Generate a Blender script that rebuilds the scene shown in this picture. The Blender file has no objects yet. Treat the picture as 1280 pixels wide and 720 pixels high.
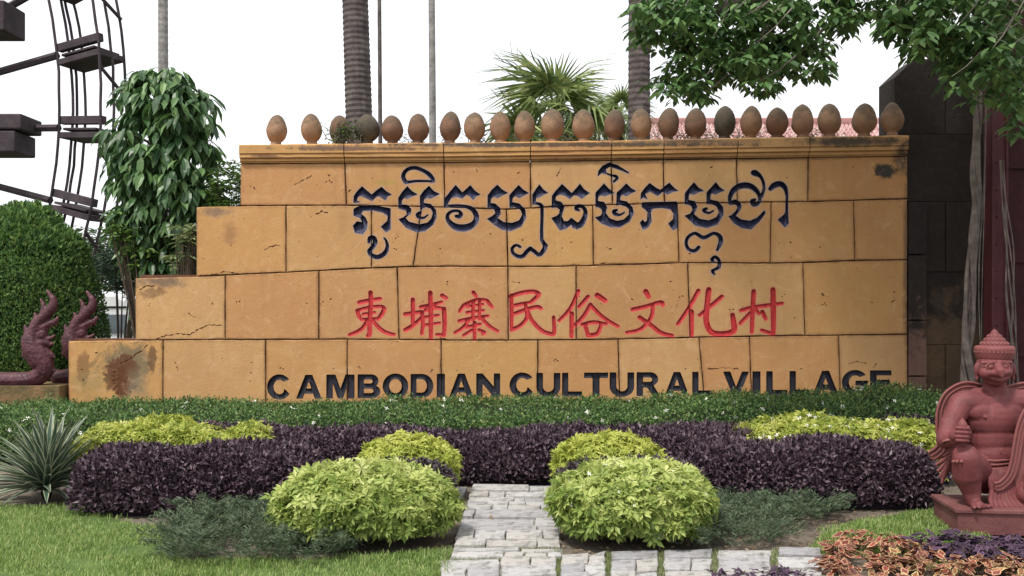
import bpy, bmesh, math, random
import numpy as np
from mathutils import Vector, Matrix, Euler, noise as mnoise
from mathutils.geometry import delaunay_2d_cdt
random.seed(7)
RNG = np.random.default_rng(7)
scene = bpy.context.scene
COL = scene.collection
# ---------------------------------------------------------------- camera
EYE = 1.6; F = 1150.0; HZ = 385.0
cam_d = bpy.data.cameras.new("camera"); cam = bpy.data.objects.new("camera", cam_d)
COL.objects.link(cam); scene.camera = cam
cam.location = (0, 0, EYE); cam.rotation_euler = (math.radians(90), 0, 0)
cam_d.sensor_width = 36.0; cam_d.lens = 36.0*F/1280.0
cam_d.shift_y = (HZ-360.0)/1280.0
cam_d.clip_start = 0.1; cam_d.clip_end = 3000
# ---------------------------------------------------------------- world, sun, exposure
SUN_EL = math.radians(60); SUN_AZ = math.radians(-140)      # azimuth measured from +Y (beyond the wall) towards +X
w = bpy.data.worlds.new("World"); scene.world = w; w.use_nodes = True
nt = w.node_tree; nt.nodes.clear()
sky = nt.nodes.new('ShaderNodeTexSky'); sky.sky_type = 'NISHITA'; sky.sun_disc = False
sky.sun_elevation = SUN_EL; sky.sun_rotation = SUN_AZ
sky.air_density = 1.0; sky.dust_density = 6.0; sky.ozone_density = 1.0
hs = nt.nodes.new('ShaderNodeHueSaturation'); hs.inputs['Saturation'].default_value = 0.2
tc = nt.nodes.new('ShaderNodeTexCoord'); nz = nt.nodes.new('ShaderNodeTexNoise'); nz.inputs['Scale'].default_value = 2.5
nz.inputs['Detail'].default_value = 4
rp = nt.nodes.new('ShaderNodeValToRGB')
rp.color_ramp.elements[0].position = .3; rp.color_ramp.elements[0].color = (9.6, 9.9, 10.6, 1)
rp.color_ramp.elements[1].position = .75; rp.color_ramp.elements[1].color = (11.4, 11.4, 11.5, 1)
mx = nt.nodes.new('ShaderNodeMix'); mx.data_type = 'RGBA'; mx.inputs[0].default_value = 0.85   # cloud cover over the clear sky
bg = nt.nodes.new('ShaderNodeBackground'); bg.inputs['Strength'].default_value = 0.10
wo = nt.nodes.new('ShaderNodeOutputWorld')
nt.links.new(sky.outputs[0], hs.inputs['Color']); nt.links.new(tc.outputs['Generated'], nz.inputs['Vector'])
nt.links.new(nz.outputs[0], rp.inputs[0]); nt.links.new(hs.outputs[0], mx.inputs[6]); nt.links.new(rp.outputs[0], mx.inputs[7])
nt.links.new(mx.outputs[2], bg.inputs['Color']); nt.links.new(bg.outputs[0], wo.inputs[0])
sl = bpy.data.lights.new("sun", 'SUN'); sl.energy = 3.0; sl.angle = math.radians(7); sl.color = (1, .95, .87)
so = bpy.data.objects.new("sun", sl); COL.objects.link(so)
sd = Vector((math.sin(SUN_AZ)*math.cos(SUN_EL), math.cos(SUN_AZ)*math.cos(SUN_EL), math.sin(SUN_EL)))
so.rotation_euler = (-sd).to_track_quat('-Z', 'Y').to_euler(); so.location = (-6, -4, 14)
vs = scene.view_settings
scene.display_settings.display_device = 'sRGB'
vs.view_transform = 'Standard'; vs.look = 'None'; vs.exposure = 0.38; vs.gamma = 1.0; vs.use_curve_mapping = False
scene.render.engine = 'CYCLES'
# ---------------------------------------------------------------- helpers
def P(px, py, D): return Vector(((px-640)/F*D, D, EYE+(HZ-py)/F*D))
def G(px, py):
    D = EYE*F/(py-HZ); return Vector(((px-640)/F*D, D, 0.0))
def tag(o, label=None, cat=None, group=None, kind=None):
    if label: o['label'] = label
    if cat: o['category'] = cat
    if group: o['group'] = group
    if kind: o['kind'] = kind
    return o
def empty(name, loc, label=None, cat=None, group=None, kind=None):
    o = bpy.data.objects.new(name, None); COL.objects.link(o); o.location = loc; o.empty_display_size = .2
    return tag(o, label, cat, group, kind)
def link(name, me, mats=(), parent=None, loc=None, smooth=False, **kw):
    """me: mesh in the parent's local frame"""
    o = bpy.data.objects.new(name, me); COL.objects.link(o)
    for m in (mats if isinstance(mats, (list, tuple)) else [mats]):
        if m and m.name not in [x.name for x in me.materials if x]: me.materials.append(m)
    if parent: o.parent = parent
    if loc is not None: o.location = loc
    if smooth:
        me.polygons.foreach_set('use_smooth', [True]*len(me.polygons))
    return tag(o, **kw)
def np_mesh(name, V, Fc, n=3, attr=None, midx=None):
    """V (k,3) floats, Fc (m,n) ints -> mesh"""
    me = bpy.data.meshes.new(name); V = np.asarray(V, np.float32); Fc = np.asarray(Fc, np.int32)
    me.vertices.add(len(V)); me.vertices.foreach_set('co', V.ravel())
    m = len(Fc); me.loops.add(m*n); me.loops.foreach_set('vertex_index', Fc.ravel())
    me.polygons.add(m); me.polygons.foreach_set('loop_start', np.arange(0, m*n, n, dtype=np.int32))
    try: me.polygons.foreach_set('loop_total', np.full(m, n, np.int32))
    except Exception: pass
    me.polygons.foreach_set('use_smooth', np.zeros(m, bool))
    if midx is not None: me.polygons.foreach_set('material_index', np.asarray(midx, np.int32))
    if attr:
        for k, (dom, vals) in attr.items():
            a = me.attributes.new(k, 'FLOAT', dom); a.data.foreach_set('value', np.asarray(vals, np.float32).ravel())
    me.update(calc_edges=True); me.validate()
    return me
def bm_mesh(name, bm):
    me = bpy.data.meshes.new(name); bmesh.ops.recalc_face_normals(bm, faces=bm.faces); bm.to_mesh(me); bm.free(); return me
def add_box(bm, c, s, rot=None, bevel=0.0):
    r = bmesh.ops.create_cube(bm, size=1.0); vs_ = r['verts']
    bmesh.ops.scale(bm, vec=s, verts=vs_)
    if bevel > 0:
        es = list({e for v in vs_ for e in v.link_edges})
        rb = bmesh.ops.bevel(bm, geom=es, offset=bevel, segments=2, affect='EDGES', profile=.5)
        vs_ = list({v for f in rb['faces'] for v in f.verts} | {v for v in vs_ if v.is_valid})
    if rot is not None: bmesh.ops.rotate(bm, verts=vs_, matrix=rot.to_matrix() if isinstance(rot, Euler) else rot)
    bmesh.ops.translate(bm, verts=vs_, vec=c)
    return vs_
def add_ell(bm, c, r, seg=16, rot=None):
    v = bmesh.ops.create_uvsphere(bm, u_segments=seg, v_segments=max(6, seg//2+2), radius=1.0)['verts']
    bmesh.ops.scale(bm, vec=r if hasattr(r, '__len__') else (r, r, r), verts=v)
    if rot is not None: bmesh.ops.rotate(bm, verts=v, matrix=rot.to_matrix())
    bmesh.ops.translate(bm, verts=v, vec=c)
def add_tube(bm, pts, rad, seg=8, cap=True, closed=False):
    """tube along pts with radius list"""
    pts = [Vector(p) for p in pts]; n = len(pts)
    if not hasattr(rad, '__len__'): rad = [rad]*n
    rings = []; up = None
    for i, p in enumerate(pts):
        t = (pts[min(i+1, n-1)]-pts[max(i-1, 0)])
        if closed: t = pts[(i+1) % n]-pts[i-1]
        if t.length < 1e-9: t = Vector((0, 0, 1))
        t.normalize()
        if up is None:
            up = Vector((0, 0, 1)) if abs(t.z) < .9 else Vector((0, 1, 0))
        s = t.cross(up)
        if s.length < 1e-6: s = t.orthogonal()
        s.normalize(); up = s.cross(t).normalized()
        rings.append([bm.verts.new(p+(s*math.cos(a)+up*math.sin(a))*rad[i]) for a in [2*math.pi*k/seg for k in range(seg)]])
    rr = list(range(n-1)) + ([n-1] if closed else [])
    for i in rr:
        a, b = rings[i], rings[(i+1) % n]
        for k in range(seg): bm.faces.new((a[k], a[(k+1) % seg], b[(k+1) % seg], b[k]))
    if cap and not closed:
        bm.faces.new(rings[0][::-1]); bm.faces.new(rings[-1])
def add_caps(bm, a, ra, b, rb, seg=12):
    """closed tapered capsule"""
    a = Vector(a); b = Vector(b); d = (b-a); L = d.length; d.normalize()
    pts = []; rad = []
    for k in range(5):
        t = math.radians(88-22*k); pts.append(a-d*ra*math.sin(t)); rad.append(max(ra*math.cos(t), ra*.04))
    for k in range(5):
        t = math.radians(22*k); pts.append(b+d*rb*math.sin(t)); rad.append(max(rb*math.cos(t), rb*.04))
    add_tube(bm, pts, rad, seg)
def add_lathe(bm, prof, c, seg=24):
    rings = []
    for r, z in prof:
        rings.append([bm.verts.new((c[0]+r*math.cos(2*math.pi*k/seg), c[1]+r*math.sin(2*math.pi*k/seg), c[2]+z)) for k in range(seg)])
    for i in range(len(rings)-1):
        for k in range(seg): bm.faces.new((rings[i][k], rings[i][(k+1) % seg], rings[i+1][(k+1) % seg], rings[i+1][k]))
    bm.faces.new(rings[0][::-1]); bm.faces.new(rings[-1])
def cr(pts, k=5, closed=False):
    """catmull-rom resample of tuples"""
    p = [np.array(q, float) for q in pts]; n = len(p); out = []
    rng = range(n) if closed else range(n-1)
    for i in rng:
        p0 = p[i-1] if (closed or i > 0) else p[i]; p1 = p[i]; p2 = p[(i+1) % n]
        p3 = p[(i+2) % n] if (closed or i+2 < n) else p2
        for j in range(k):
            t = j/k
            out.append(.5*((2*p1)+(-p0+p2)*t+(2*p0-5*p1+4*p2-p3)*t*t+(-p0+3*p1-3*p2+p3)*t**3))
    if not closed: out.append(p[-1])
    return out
# ---------------------------------------------------------------- materials
def new_mat(name):
    m = bpy.data.materials.new(name); m.use_nodes = True; n = m.node_tree; n.nodes.clear()
    return m, n
def N(nt, t, **kw):
    x = nt.nodes.new(t)
    for k, v in kw.items():
        if k.startswith('i_'):
            x.inputs[k[2:].replace('_', ' ')].default_value = v
        elif k.startswith('n_'): x.inputs[int(k[2:])].default_value = v
        else: setattr(x, k, v)
    return x
def L(nt, a, b): nt.links.new(a, b)
def ramp(nt, fac, stops):
    r = nt.nodes.new('ShaderNodeValToRGB'); e = r.color_ramp.elements
    while len(e) < len(stops): e.new(.5)
    for q, (p, c) in zip(e, stops): q.position = p; q.color = (c[0], c[1], c[2], 1) if hasattr(c, '__len__') else (c, c, c, 1)
    L(nt, fac, r.inputs[0]); return r.outputs[0]
def noise(nt, vec, scale, detail=5, rough=.6, dist=0.0):
    x = nt.nodes.new('ShaderNodeTexNoise'); x.inputs['Scale'].default_value = scale; x.inputs['Detail'].default_value = detail
    x.inputs['Roughness'].default_value = rough; x.inputs['Distortion'].default_value = dist
    if vec is not None: L(nt, vec, x.inputs['Vector'])
    return x.outputs[0]
def mixc(nt, fac, a, b, mode='MIX'):
    x = nt.nodes.new('ShaderNodeMix'); x.data_type = 'RGBA'; x.blend_type = mode
    for inp, v in ((x.inputs[0], fac), (x.inputs[6], a), (x.inputs[7], b)):
        if isinstance(v, (int, float)): inp.default_value = v
        elif isinstance(v, tuple): inp.default_value = (*v[:3], 1)
        else: L(nt, v, inp)
    return x.outputs[2]
def math_(nt, op, a, b=None, clamp=False):
    x = nt.nodes.new('ShaderNodeMath'); x.operation = op; x.use_clamp = clamp
    for inp, v in ((x.inputs[0], a), (x.inputs[1], b)):
        if v is None: continue
        if isinstance(v, (int, float)): inp.default_value = v
        else: L(nt, v, inp)
    return x.outputs[0]
def finish(nt, color, rough=.8, height=None, dist=.01, strength=.6, transl=0.0, spec=.3, metal=0.0):
    b = nt.nodes.new('ShaderNodeBsdfPrincipled'); out = nt.nodes.new('ShaderNodeOutputMaterial')
    if isinstance(color, tuple): b.inputs['Base Color'].default_value = (*color[:3], 1)
    else: L(nt, color, b.inputs['Base Color'])
    if isinstance(rough, (int, float)): b.inputs['Roughness'].default_value = rough
    else: L(nt, rough, b.inputs['Roughness'])
    b.inputs['Specular IOR Level'].default_value = spec; b.inputs['Metallic'].default_value = metal
    if height is not None:
        bp = nt.nodes.new('ShaderNodeBump'); bp.inputs['Strength'].default_value = strength; bp.inputs['Distance'].default_value = dist
        L(nt, height, bp.inputs['Height']); L(nt, bp.outputs[0], b.inputs['Normal'])
    if transl > 0:
        t = nt.nodes.new('ShaderNodeBsdfTranslucent'); ms = nt.nodes.new('ShaderNodeMixShader'); ms.inputs[0].default_value = transl
        if isinstance(color, tuple): t.inputs[0].default_value = (*color[:3], 1)
        else: L(nt, color, t.inputs[0])
        L(nt, b.outputs[0], ms.inputs[1]); L(nt, t.outputs[0], ms.inputs[2]); L(nt, ms.outputs[0], out.inputs[0])
    else: L(nt, b.outputs[0], out.inputs[0])
def simple(name, stops, scale=6, rough=.8, bump=.005, bscale=40, spec=.3, metal=0, detail=6, strength=.6, coord='Object'):
    m, n = new_mat(name); t = N(n, 'ShaderNodeTexCoord').outputs[coord]
    c = ramp(n, noise(n, t, scale, detail), stops)
    finish(n, c, rough, noise(n, t, bscale, 6) if bump else None, bump, strength, spec=spec, metal=metal); return m
def leafmat(name, stops, rough=.5, transl=.3, spec=.35, patch=None, gain=1.0):
    """per-leaf random colour (attribute rnd on faces), soft large patches"""
    m, n = new_mat(name); a = N(n, 'ShaderNodeAttribute', attribute_name='rnd').outputs['Fac']
    t = N(n, 'ShaderNodeTexCoord').outputs['Object']
    f = math_(n, 'ADD', math_(n, 'MULTIPLY', a, .65), math_(n, 'MULTIPLY', noise(n, t, patch or 3.0, 3), .35))
    finish(n, ramp(n, f, stops), rough, transl=transl, spec=spec); return m
# ---------------------------------------------------------------- leaf templates: (verts u,v,w) u along, v across, w up
def T_diamond(fold=.12, tip=0.0):
    return (np.array([(0, 0, 0), (.45, .5, fold), (1, 0, tip), (.45, -.5, fold)]), np.array([(0, 2, 1), (0, 3, 2)]))
def T_leaf(droop=.15, fold=.06):
    V = [(0, 0, 0), (.3, .42, fold-.02), (.65, .42, fold-droop*.4), (1, 0, -droop), (.65, -.42, fold-droop*.4), (.3, -.42, fold-.02), (.3, 0, 0), (.65, 0, -droop*.35)]
    Fq = [(0, 6, 1), (0, 5, 6), (1, 6, 7), (1, 7, 2), (5, 7, 6), (5, 4, 7), (2, 7, 3), (7, 4, 3)]
    return np.array(V), np.array(Fq)
def T_rosette(k=6, droop=.25, seed=0):
    """k leaflets spreading round the w axis; u,v in plane"""
    r = np.random.default_rng(seed); V = []; Fq = []
    for i in range(k):
        a = 2*math.pi*i/k+r.uniform(-.25, .25); l = r.uniform(.75, 1.05); dz = r.uniform(-droop*1.4, droop*.2)
        c, s = math.cos(a), math.sin(a); b = len(V)
        for (u, v, w_) in ((.05, 0, .05), (.52, .21, .1+dz*.4), (1, 0, dz), (.52, -.21, .1+dz*.4)):
            V.append((l*(u*c-v*s), l*(u*s+v*c), w_))
        Fq += [(b, b+2, b+1), (b, b+3, b+2)]
    return np.array(V), np.array(Fq)
def T_blade(): return (np.array([(0, .5, 0), (0, -.5, 0), (.6, 0.3, .05), (.6, -.3, .05), (1, 0, -.05)]), np.array([(0, 1, 2), (1, 3, 2), (2, 3, 4)]))
def norm(a): return a/np.maximum(np.linalg.norm(a, axis=-1, keepdims=True), 1e-9)
def scatter(name, tmpl, pos, d, nrm, Ls, Ws, rnd=None):
    """copies of a small leaf template merged into one mesh; w axis scaled with L"""
    TV, TF = tmpl; n = len(pos); d = norm(d); s = norm(np.cross(nrm, d)); u = np.cross(d, s)
    Ls = np.broadcast_to(np.asarray(Ls, float), (n,)); Ws = np.broadcast_to(np.asarray(Ws, float), (n,))
    V = pos[:, None, :]+TV[None, :, 0, None]*(Ls[:, None]*1.0)[:, :, None]*d[:, None, :] \
        + TV[None, :, 1, None]*Ws[:, None, None]*s[:, None, :]+TV[None, :, 2, None]*Ls[:, None, None]*u[:, None, :]
    Fc = TF[None]+(np.arange(n)*len(TV))[:, None, None]
    if rnd is None: rnd = RNG.random(n)
    return np_mesh(name, V.reshape(-1, 3), Fc.reshape(-1, 3), 3, {'rnd': ('FACE', np.repeat(rnd, len(TF)))})
def fbm(x, y, z, s=1.0, seed=0):
    """cheap smooth numpy noise in about [-1,1]"""
    r = np.random.default_rng(seed); o = 0; a = 1.0; tot = 0
    for k in range(5):
        q = r.normal(size=(3, 3))*s*(1.75**k); ph = r.uniform(0, 6.28, 3)
        o = o+a*(np.sin(q[0, 0]*x+q[0, 1]*y+q[0, 2]*z+ph[0])*np.sin(q[1, 0]*x+q[1, 1]*y+q[1, 2]*z+ph[1])+.4*np.sin(q[2, 0]*x+q[2, 1]*y+q[2, 2]*z+ph[2])); tot += a*1.2; a *= .62
    return o/tot
# ================================================================ SETTING: ground
def ground_mat():
    m, n = new_mat('ground'); t = N(n, 'ShaderNodeTexCoord').outputs['Object']
    c = ramp(n, noise(n, t, 3.2, 8, .65), [(.3, (.095, .075, .055)), (.5, (.17, .14, .11)), (.72, (.25, .215, .175))])
    c = mixc(n, ramp(n, noise(n, t, 26, 4), [(.55, 0), (.68, 1)]), c, (.07, .05, .035))
    far = N(n, 'ShaderNodeSeparateXYZ'); L(n, t, far.inputs[0])
    f = ramp(n, math_(n, 'MULTIPLY', far.outputs[1], .02), [(.29, 0), (.32, 1)])
    c = mixc(n, f, c, ramp(n, noise(n, t, .6, 6), [(.35, (.05, .075, .03)), (.65, (.11, .12, .06))]))
    finish(n, c, .95, noise(n, t, 60, 8, .7), .02, .9); return m
V = []; Fq = []
xs = [-900, -60, -12]+list(np.arange(-8, 8.01, .25))+[12, 60, 900]; ys = [-40, 0, 3]+list(np.arange(4, 13.01, .25))+[16, 30, 80, 1500]
for y in ys:
    for x in xs:
        near = abs(x) <= 8 and 4 <= y <= 13
        V.append((x, y, (.012*math.sin(x*3.1+y)*math.sin(y*2.3)-.012) if near else -.012))
nx = len(xs)
for j in range(len(ys)-1):
    for i in range(nx-1): Fq.append((j*nx+i, j*nx+i+1, (j+1)*nx+i+1, (j+1)*nx+i))
link('ground', np_mesh('ground', V, Fq, 4), ground_mat(), kind='structure', smooth=True)

LAWN_MAT = simple('lawn_turf', [(.3, (.05, .085, .022)), (.55, (.09, .14, .035)), (.75, (.13, .17, .05))], 5, .95, .02, 90)
GRASS = leafmat('grass_blades', [(.12, (.085, .15, .035)), (.4, (.18, .29, .065)), (.66, (.31, .41, .12)), (.9, (.50, .50, .26))], .55, .4, patch=3.5)
def poly_in(px, py, poly):
    c = np.zeros(len(px), bool); j = len(poly)-1
    for i in range(len(poly)):
        xi, yi = poly[i]; xj, yj = poly[j]
        if yi != yj: c ^= ((yi > py) != (yj > py)) & (px < (xj-xi)*(py-yi)/(yj-yi)+xi)
        j = i
    return c
def lawn(poly_px, n, label, edge=.05):
    g = [G(*p) for p in poly_px]; poly = [(v.x, v.y) for v in g]
    bm = bmesh.new(); f = bm.faces.new([bm.verts.new((x, y, .006)) for x, y in poly])
    bmesh.ops.triangulate(bm, faces=[f]); 
    link('lawn', bm_mesh('lawn', bm), LAWN_MAT, kind='structure')
    xs_ = [p[0] for p in poly]; ys_ = [p[1] for p in poly]
    X = RNG.uniform(min(xs_)-edge, max(xs_)+edge, n*3); Y = RNG.uniform(min(ys_)-edge, max(ys_)+edge, n*3)
    jx = X+.10*fbm(X, Y, X*0, 9, 3)+RNG.normal(size=n*3)*.02; jy = Y+.11*fbm(X, Y, X*0, 8, 4)+RNG.normal(size=n*3)*.02
    dens = RNG.random(n*3) < (.62+1.0*fbm(X, Y, X*0, 3.6, 8))
    k = poly_in(jx, jy, poly) & dens; X = X[k][:n]; Y = Y[k][:n]; m = len(X)
    pos = np.stack([X, Y, np.full(m, .002)], 1)
    a = RNG.uniform(0, 6.28, m); tl = RNG.uniform(.15, 1.1, m)
    d = np.stack([np.cos(a)*tl, np.sin(a)*tl, np.ones(m)], 1); nr = np.stack([np.cos(a), np.sin(a), -tl], 1)
    h = RNG.uniform(.022, .05, m)*(1+.35*fbm(X, Y, X*0, 6, 11))
    link('grass', scatter('grass', T_blade(), pos, d, -nr, h, RNG.uniform(.004, .008, m)), GRASS, kind='stuff', label=label, cat='grass')
lawn([(-420, 628), (95, 634), (150, 652), (212, 664), (228, 700), (385, 700), (480, 692), (566, 686), (556, 707), (548, 735), (520, 900), (-700, 900)], 105000,
     'short green carpet grass covering the left foreground beside the stone path')
lawn([(1005, 693), (1035, 664), (1085, 650), (1172, 637), (1192, 655), (1300, 700), (1180, 712), (1100, 696)], 17000,
     'small patch of bright green grass between the dark hedge and the statue plinth')

# ================================================================ stone path
SLATE = None
def slate_mat():
    m, n = new_mat('pale_slate'); t = N(n, 'ShaderNodeTexCoord').outputs['Object']
    oi = N(n, 'ShaderNodeObjectInfo').outputs['Random']
    mp = N(n, 'ShaderNodeMapping'); mp.inputs['Scale'].default_value = (1, 2.2, 1); L(n, t, mp.inputs[0])
    c = ramp(n, noise(n, mp.outputs[0], 7, 8, .65, .6), [(.25, (.20, .19, .19)), (.42, (.38, .37, .37)), (.6, (.50, .49, .48)), (.8, (.46, .41, .35))])
    c = mixc(n, .55, c, ramp(n, oi, [(0, (.30, .29, .32)), (.3, (.46, .455, .45)), (.6, (.44, .40, .36)), (.85, (.54, .53, .52)), (1, (.24, .235, .27))]))
    c = mixc(n, ramp(n, noise(n, t, 14, 6, .7), [(.50, 0), (.66, .85)]), c, (.17, .165, .15))
    finish(n, c, .75, noise(n, mp.outputs[0], 22, 8, .7, 1.0), .02, .8); return m
SLATE = slate_mat()
path = link('path', None, kind='structure') if False else None
bm = bmesh.new()
for poly in ([(594, 606), (694, 606), (703, 700), (556, 712)], [(540, 704), (1030, 690), (1040, 900), (520, 900)], [(560, 609), (592, 608), (572, 662), (545, 664)]):
    pass
MORTAR = simple('path_mortar', [(.3, (.17, .16, .13)), (.7, (.32, .31, .27))], 9, .95, .02, 60)
bm.faces.new([bm.verts.new(G(*p)+Vector((0, 0, .004))) for p in ((593, 608), (693, 608), (704, 694), (1030, 687), (1060, 900), (520, 900), (562, 699))])
path = link('path', bm_mesh('path', bm), MORTAR, kind='structure')
def slab(q, h, name='slab', mat=None, irr=.0045):
    """irregular stone slab from 4+ ground corners (x,y)"""
    bm = bmesh.new(); pts = []
    n = len(q)
    for i in range(n):
        a = Vector(q[i]); b = Vector(q[(i+1) % n]); k = max(2, int((b-a).length/.09))
        for j in range(k):
            p = a.lerp(b, j/k)
            pts.append((p.x+random.uniform(-irr, irr), p.y+random.uniform(-irr, irr)))
    cx = sum(p[0] for p in pts)/len(pts); cy = sum(p[1] for p in pts)/len(pts)
    lo = [bm.verts.new((x-cx, y-cy, -.01)) for x, y in pts]
    mid = [bm.verts.new((x-cx, y-cy, h-.006)) for x, y in pts]
    tx, ty = random.uniform(-.02, .02), random.uniform(-.03, .03)
    def ins(x, y, s=.006):
        dx, dy = x-cx, y-cy; l = math.hypot(dx, dy)+1e-6; return dx-dx/l*s, dy-dy/l*s
    top = []
    for x, y in pts:
        dx, dy = ins(x, y); top.append(bm.verts.new((dx, dy, h+tx*dx+ty*dy+random.uniform(-.002, .002))))
    m = len(pts)
    for i in range(m):
        j = (i+1) % m
        bm.faces.new((lo[i], lo[j], mid[j], mid[i])); bm.faces.new((mid[i], mid[j], top[j], top[i]))
    bm.faces.new(top)
    return link(name, bm_mesh('slab', bm), mat or SLATE, path, (cx, cy, .004))
def lx(y): return 590-(y-611)*.31
def rx(y): return 692+(y-611)*.12
rows = [(611.5, 618), (618.8, 625), (626, 630.5), (631.2, 634.5), (635.2, 640.8), (641.6, 651), (652, 661.5), (662.4, 668), (668.8, 678.5), (679.6, 688), (690.5, 695), (697.2, 702)]
r0 = random.Random(5)
for y0, y1 in rows:
    cuts = [0, 1]
    for _ in range(r0.choice([1, 2, 3, 4])): cuts.append(r0.uniform(.08, .92))
    cuts = sorted(cuts); cuts = [c for i, c in enumerate(cuts) if i == 0 or c-cuts[i-1] > .1]
    if cuts[-1] < 1: cuts[-1] = 1
    hh = r0.uniform(.018, .034)
    for a, b in zip(cuts, cuts[1:]):
        sk = r0.uniform(-.012, .012)
        ya, yb = y0+r0.uniform(-.7, .6), y1+r0.uniform(-.8, .6)
        X0, X1 = lx(y0), rx(y0); X2, X3 = lx(y1), rx(y1)
        g = [G(X0+(X1-X0)*(a+.006+sk), ya), G(X0+(X1-X0)*(b-.006), ya), G(X2+(X3-X2)*(b-.006), yb), G(X2+(X3-X2)*(a+.006+sk*.3), yb)]
        o = slab([(v.x, v.y) for v in g], hh+r0.uniform(-.006, .008))
for q in ([(563, 612), (584, 612), (575, 627), (556, 627)], [(556, 629), (574, 629), (566, 645), (546, 645)], [(546, 647), (565, 647), (558, 661), (540, 661)]):
    slab([(v.x, v.y) for v in (G(*p) for p in q)], .022)
# cross path in front
cx_ = [(549, 704, 548), (625, 703, 622), (697, 700, 694), (760, 695, 757), (826, 693, 823), (893, 692, 890), (968, 691, 966), (1030, 690, 1030)]
for i in range(len(cx_)-1):
    a, ya, _ = cx_[i]; b, yb, _ = cx_[i+1]; ga = 1.5 if i < 2 else 4
    lay = [(0, 9+r0.uniform(-2, 2)), (10.5, 24+r0.uniform(-2, 2)), (26, 46), (48, 75), (78, 120)]
    for (s, e) in lay:
        if s < 30 and r0.random() < .45:
            m_ = r0.uniform(.35, .65); sp = [(0, m_-.01), (m_+.01, 1)]
        else: sp = [(0, 1)]
        for u0, u1 in sp:
            A = a+ga+(b-a-2*ga)*u0; B = a+ga+(b-a-2*ga)*u1; tl = r0.uniform(-2, 2)
            g = [G(A, ya+s+tl), G(B, yb+s-tl*.3), G(B, yb+e-tl), G(A, ya+e+tl*.4)]
            slab([(v.x, v.y) for v in g], .022+r0.uniform(-.005, .008), irr=.008)
# tufts of grass in the joints of the path
tp = []
for x, y0, y1, sp in ((697, 690, 722, 5), (760, 694, 722, 5), (826, 692, 722, 8), (893, 690, 722, 9), (968, 690, 720, 8)):
    for _ in range(420): tp.append(G(x+random.gauss(0, sp*.5), random.uniform(y0, y1)))
for y in (689.3, 696.2, 703.2):
    for _ in range(420):
        u = random.random(); tp.append(G(lx(y)+(rx(y)-lx(y))*u, y+random.gauss(0, .5)))
for _ in range(500): tp.append(G(random.gauss(556, 5), random.uniform(690, 722)))
tp = np.array(tp); m_ = len(tp); a = RNG.uniform(0, 6.28, m_); tl = RNG.uniform(.2, 1.2, m_)
link('grass', scatter('tufts', T_blade(), tp, np.stack([np.cos(a)*tl, np.sin(a)*tl, np.ones(m_)], 1), np.stack([-np.cos(a), -np.sin(a), tl], 1), RNG.uniform(.02, .05, m_), RNG.uniform(.003, .006, m_)),
     leafmat('path_tufts', [(.2, (.12, .17, .05)), (.6, (.24, .28, .11)), (.9, (.42, .40, .2))], .6, .4), kind='stuff', label='thin tufts of grass growing in the joints of the slate path', cat='grass')

# ================================================================ THE WALL with carved lettering
WD = 12.0; K = WD/F
def poly_pts(s): return [tuple(map(float, p)) for p in s]
SH = {'blue': [], 'red': [], 'black': [], 'pit': []}     # ('s', pts(x,y,r)) / ('p', poly, holes)
def crop(x0, y0, s):
    def st(cls, pts, k=4, closed=False):
        q = cr(pts, k, closed) if k > 1 else [np.array(p, float) for p in pts]
        if closed: q.append(q[0])
        SH[cls].append(('s', [(x0+p[0]/s, y0+p[1]/s, max(p[2]/s, .7)) for p in q]))
    def pl(cls, pts, k=1):
        SH[cls].append(('p', [(x0+p[0]/s, y0+p[1]/s) for p in pts]))
    return st, pl
B = 'blue'
st, pl = crop(430, 200, 5.538)
pl(B, [(66, 293), (68, 250), (92, 215), (125, 182), (160, 214), (192, 240), (225, 210), (260, 186), (290, 215), (330, 240), (300, 252), (288, 280), (262, 262), (240, 250), (222, 255), (195, 284), (150, 262), (120, 248), (95, 256), (88, 282), (112, 292), (80, 296)])
pl(B, [(68, 385), (66, 340), (100, 320), (200, 312), (322, 335), (322, 480), (292, 500), (256, 462), (300, 422), (304, 388), (270, 364), (200, 350), (130, 352), (118, 372), (150, 400), (162, 430), (158, 475), (130, 512), (78, 505), (62, 455), (90, 425), (128, 432), (112, 402), (78, 388)])
st(B, [(172, 568, 9), (178, 540, 12), (205, 540, 15), (216, 570, 15), (196, 605, 14), (174, 630, 12), (190, 658, 13), (235, 672, 15), (282, 645, 15), (300, 600, 11), (292, 560, 7), (278, 540, 4)])
pl(B, [(378, 335), (376, 262), (400, 225), (438, 182), (470, 215), (507, 238), (470, 252), (440, 268), (415, 262), (400, 280), (398, 308), (440, 312), (465, 340), (462, 372), (425, 400), (450, 428), (520, 446), (578, 434), (605, 405), (616, 365), (600, 335), (565, 325), (528, 345), (526, 250), (550, 215), (588, 179), (620, 215), (662, 235), (630, 252), (600, 266), (570, 262), (552, 278), (552, 298), (600, 305), (636, 345), (640, 395), (615, 450), (560, 492), (500, 498), (430, 468), (378, 410), (410, 398), (436, 378), (430, 350), (400, 342)])
st(B, [(580, 380, 4), (552, 400, 7), (520, 398, 10), (508, 378, 11), (528, 364, 9)])
st(B, [(425, 150, 13), (410, 108, 13), (436, 68, 12), (490, 54, 12), (550, 74, 12), (596, 106, 14), (620, 146, 9), (580, 146, 7), (500, 146, 8), (450, 152, 9)], closed=True)
st, pl = crop(550, 200, 5.536)
pl(B, [(28, 330), (30, 270), (65, 225), (108, 174), (155, 225), (210, 174), (240, 212), (280, 240), (250, 250), (232, 276), (205, 250), (180, 240), (155, 266), (120, 253), (78, 262), (55, 300), (58, 318)])
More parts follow.
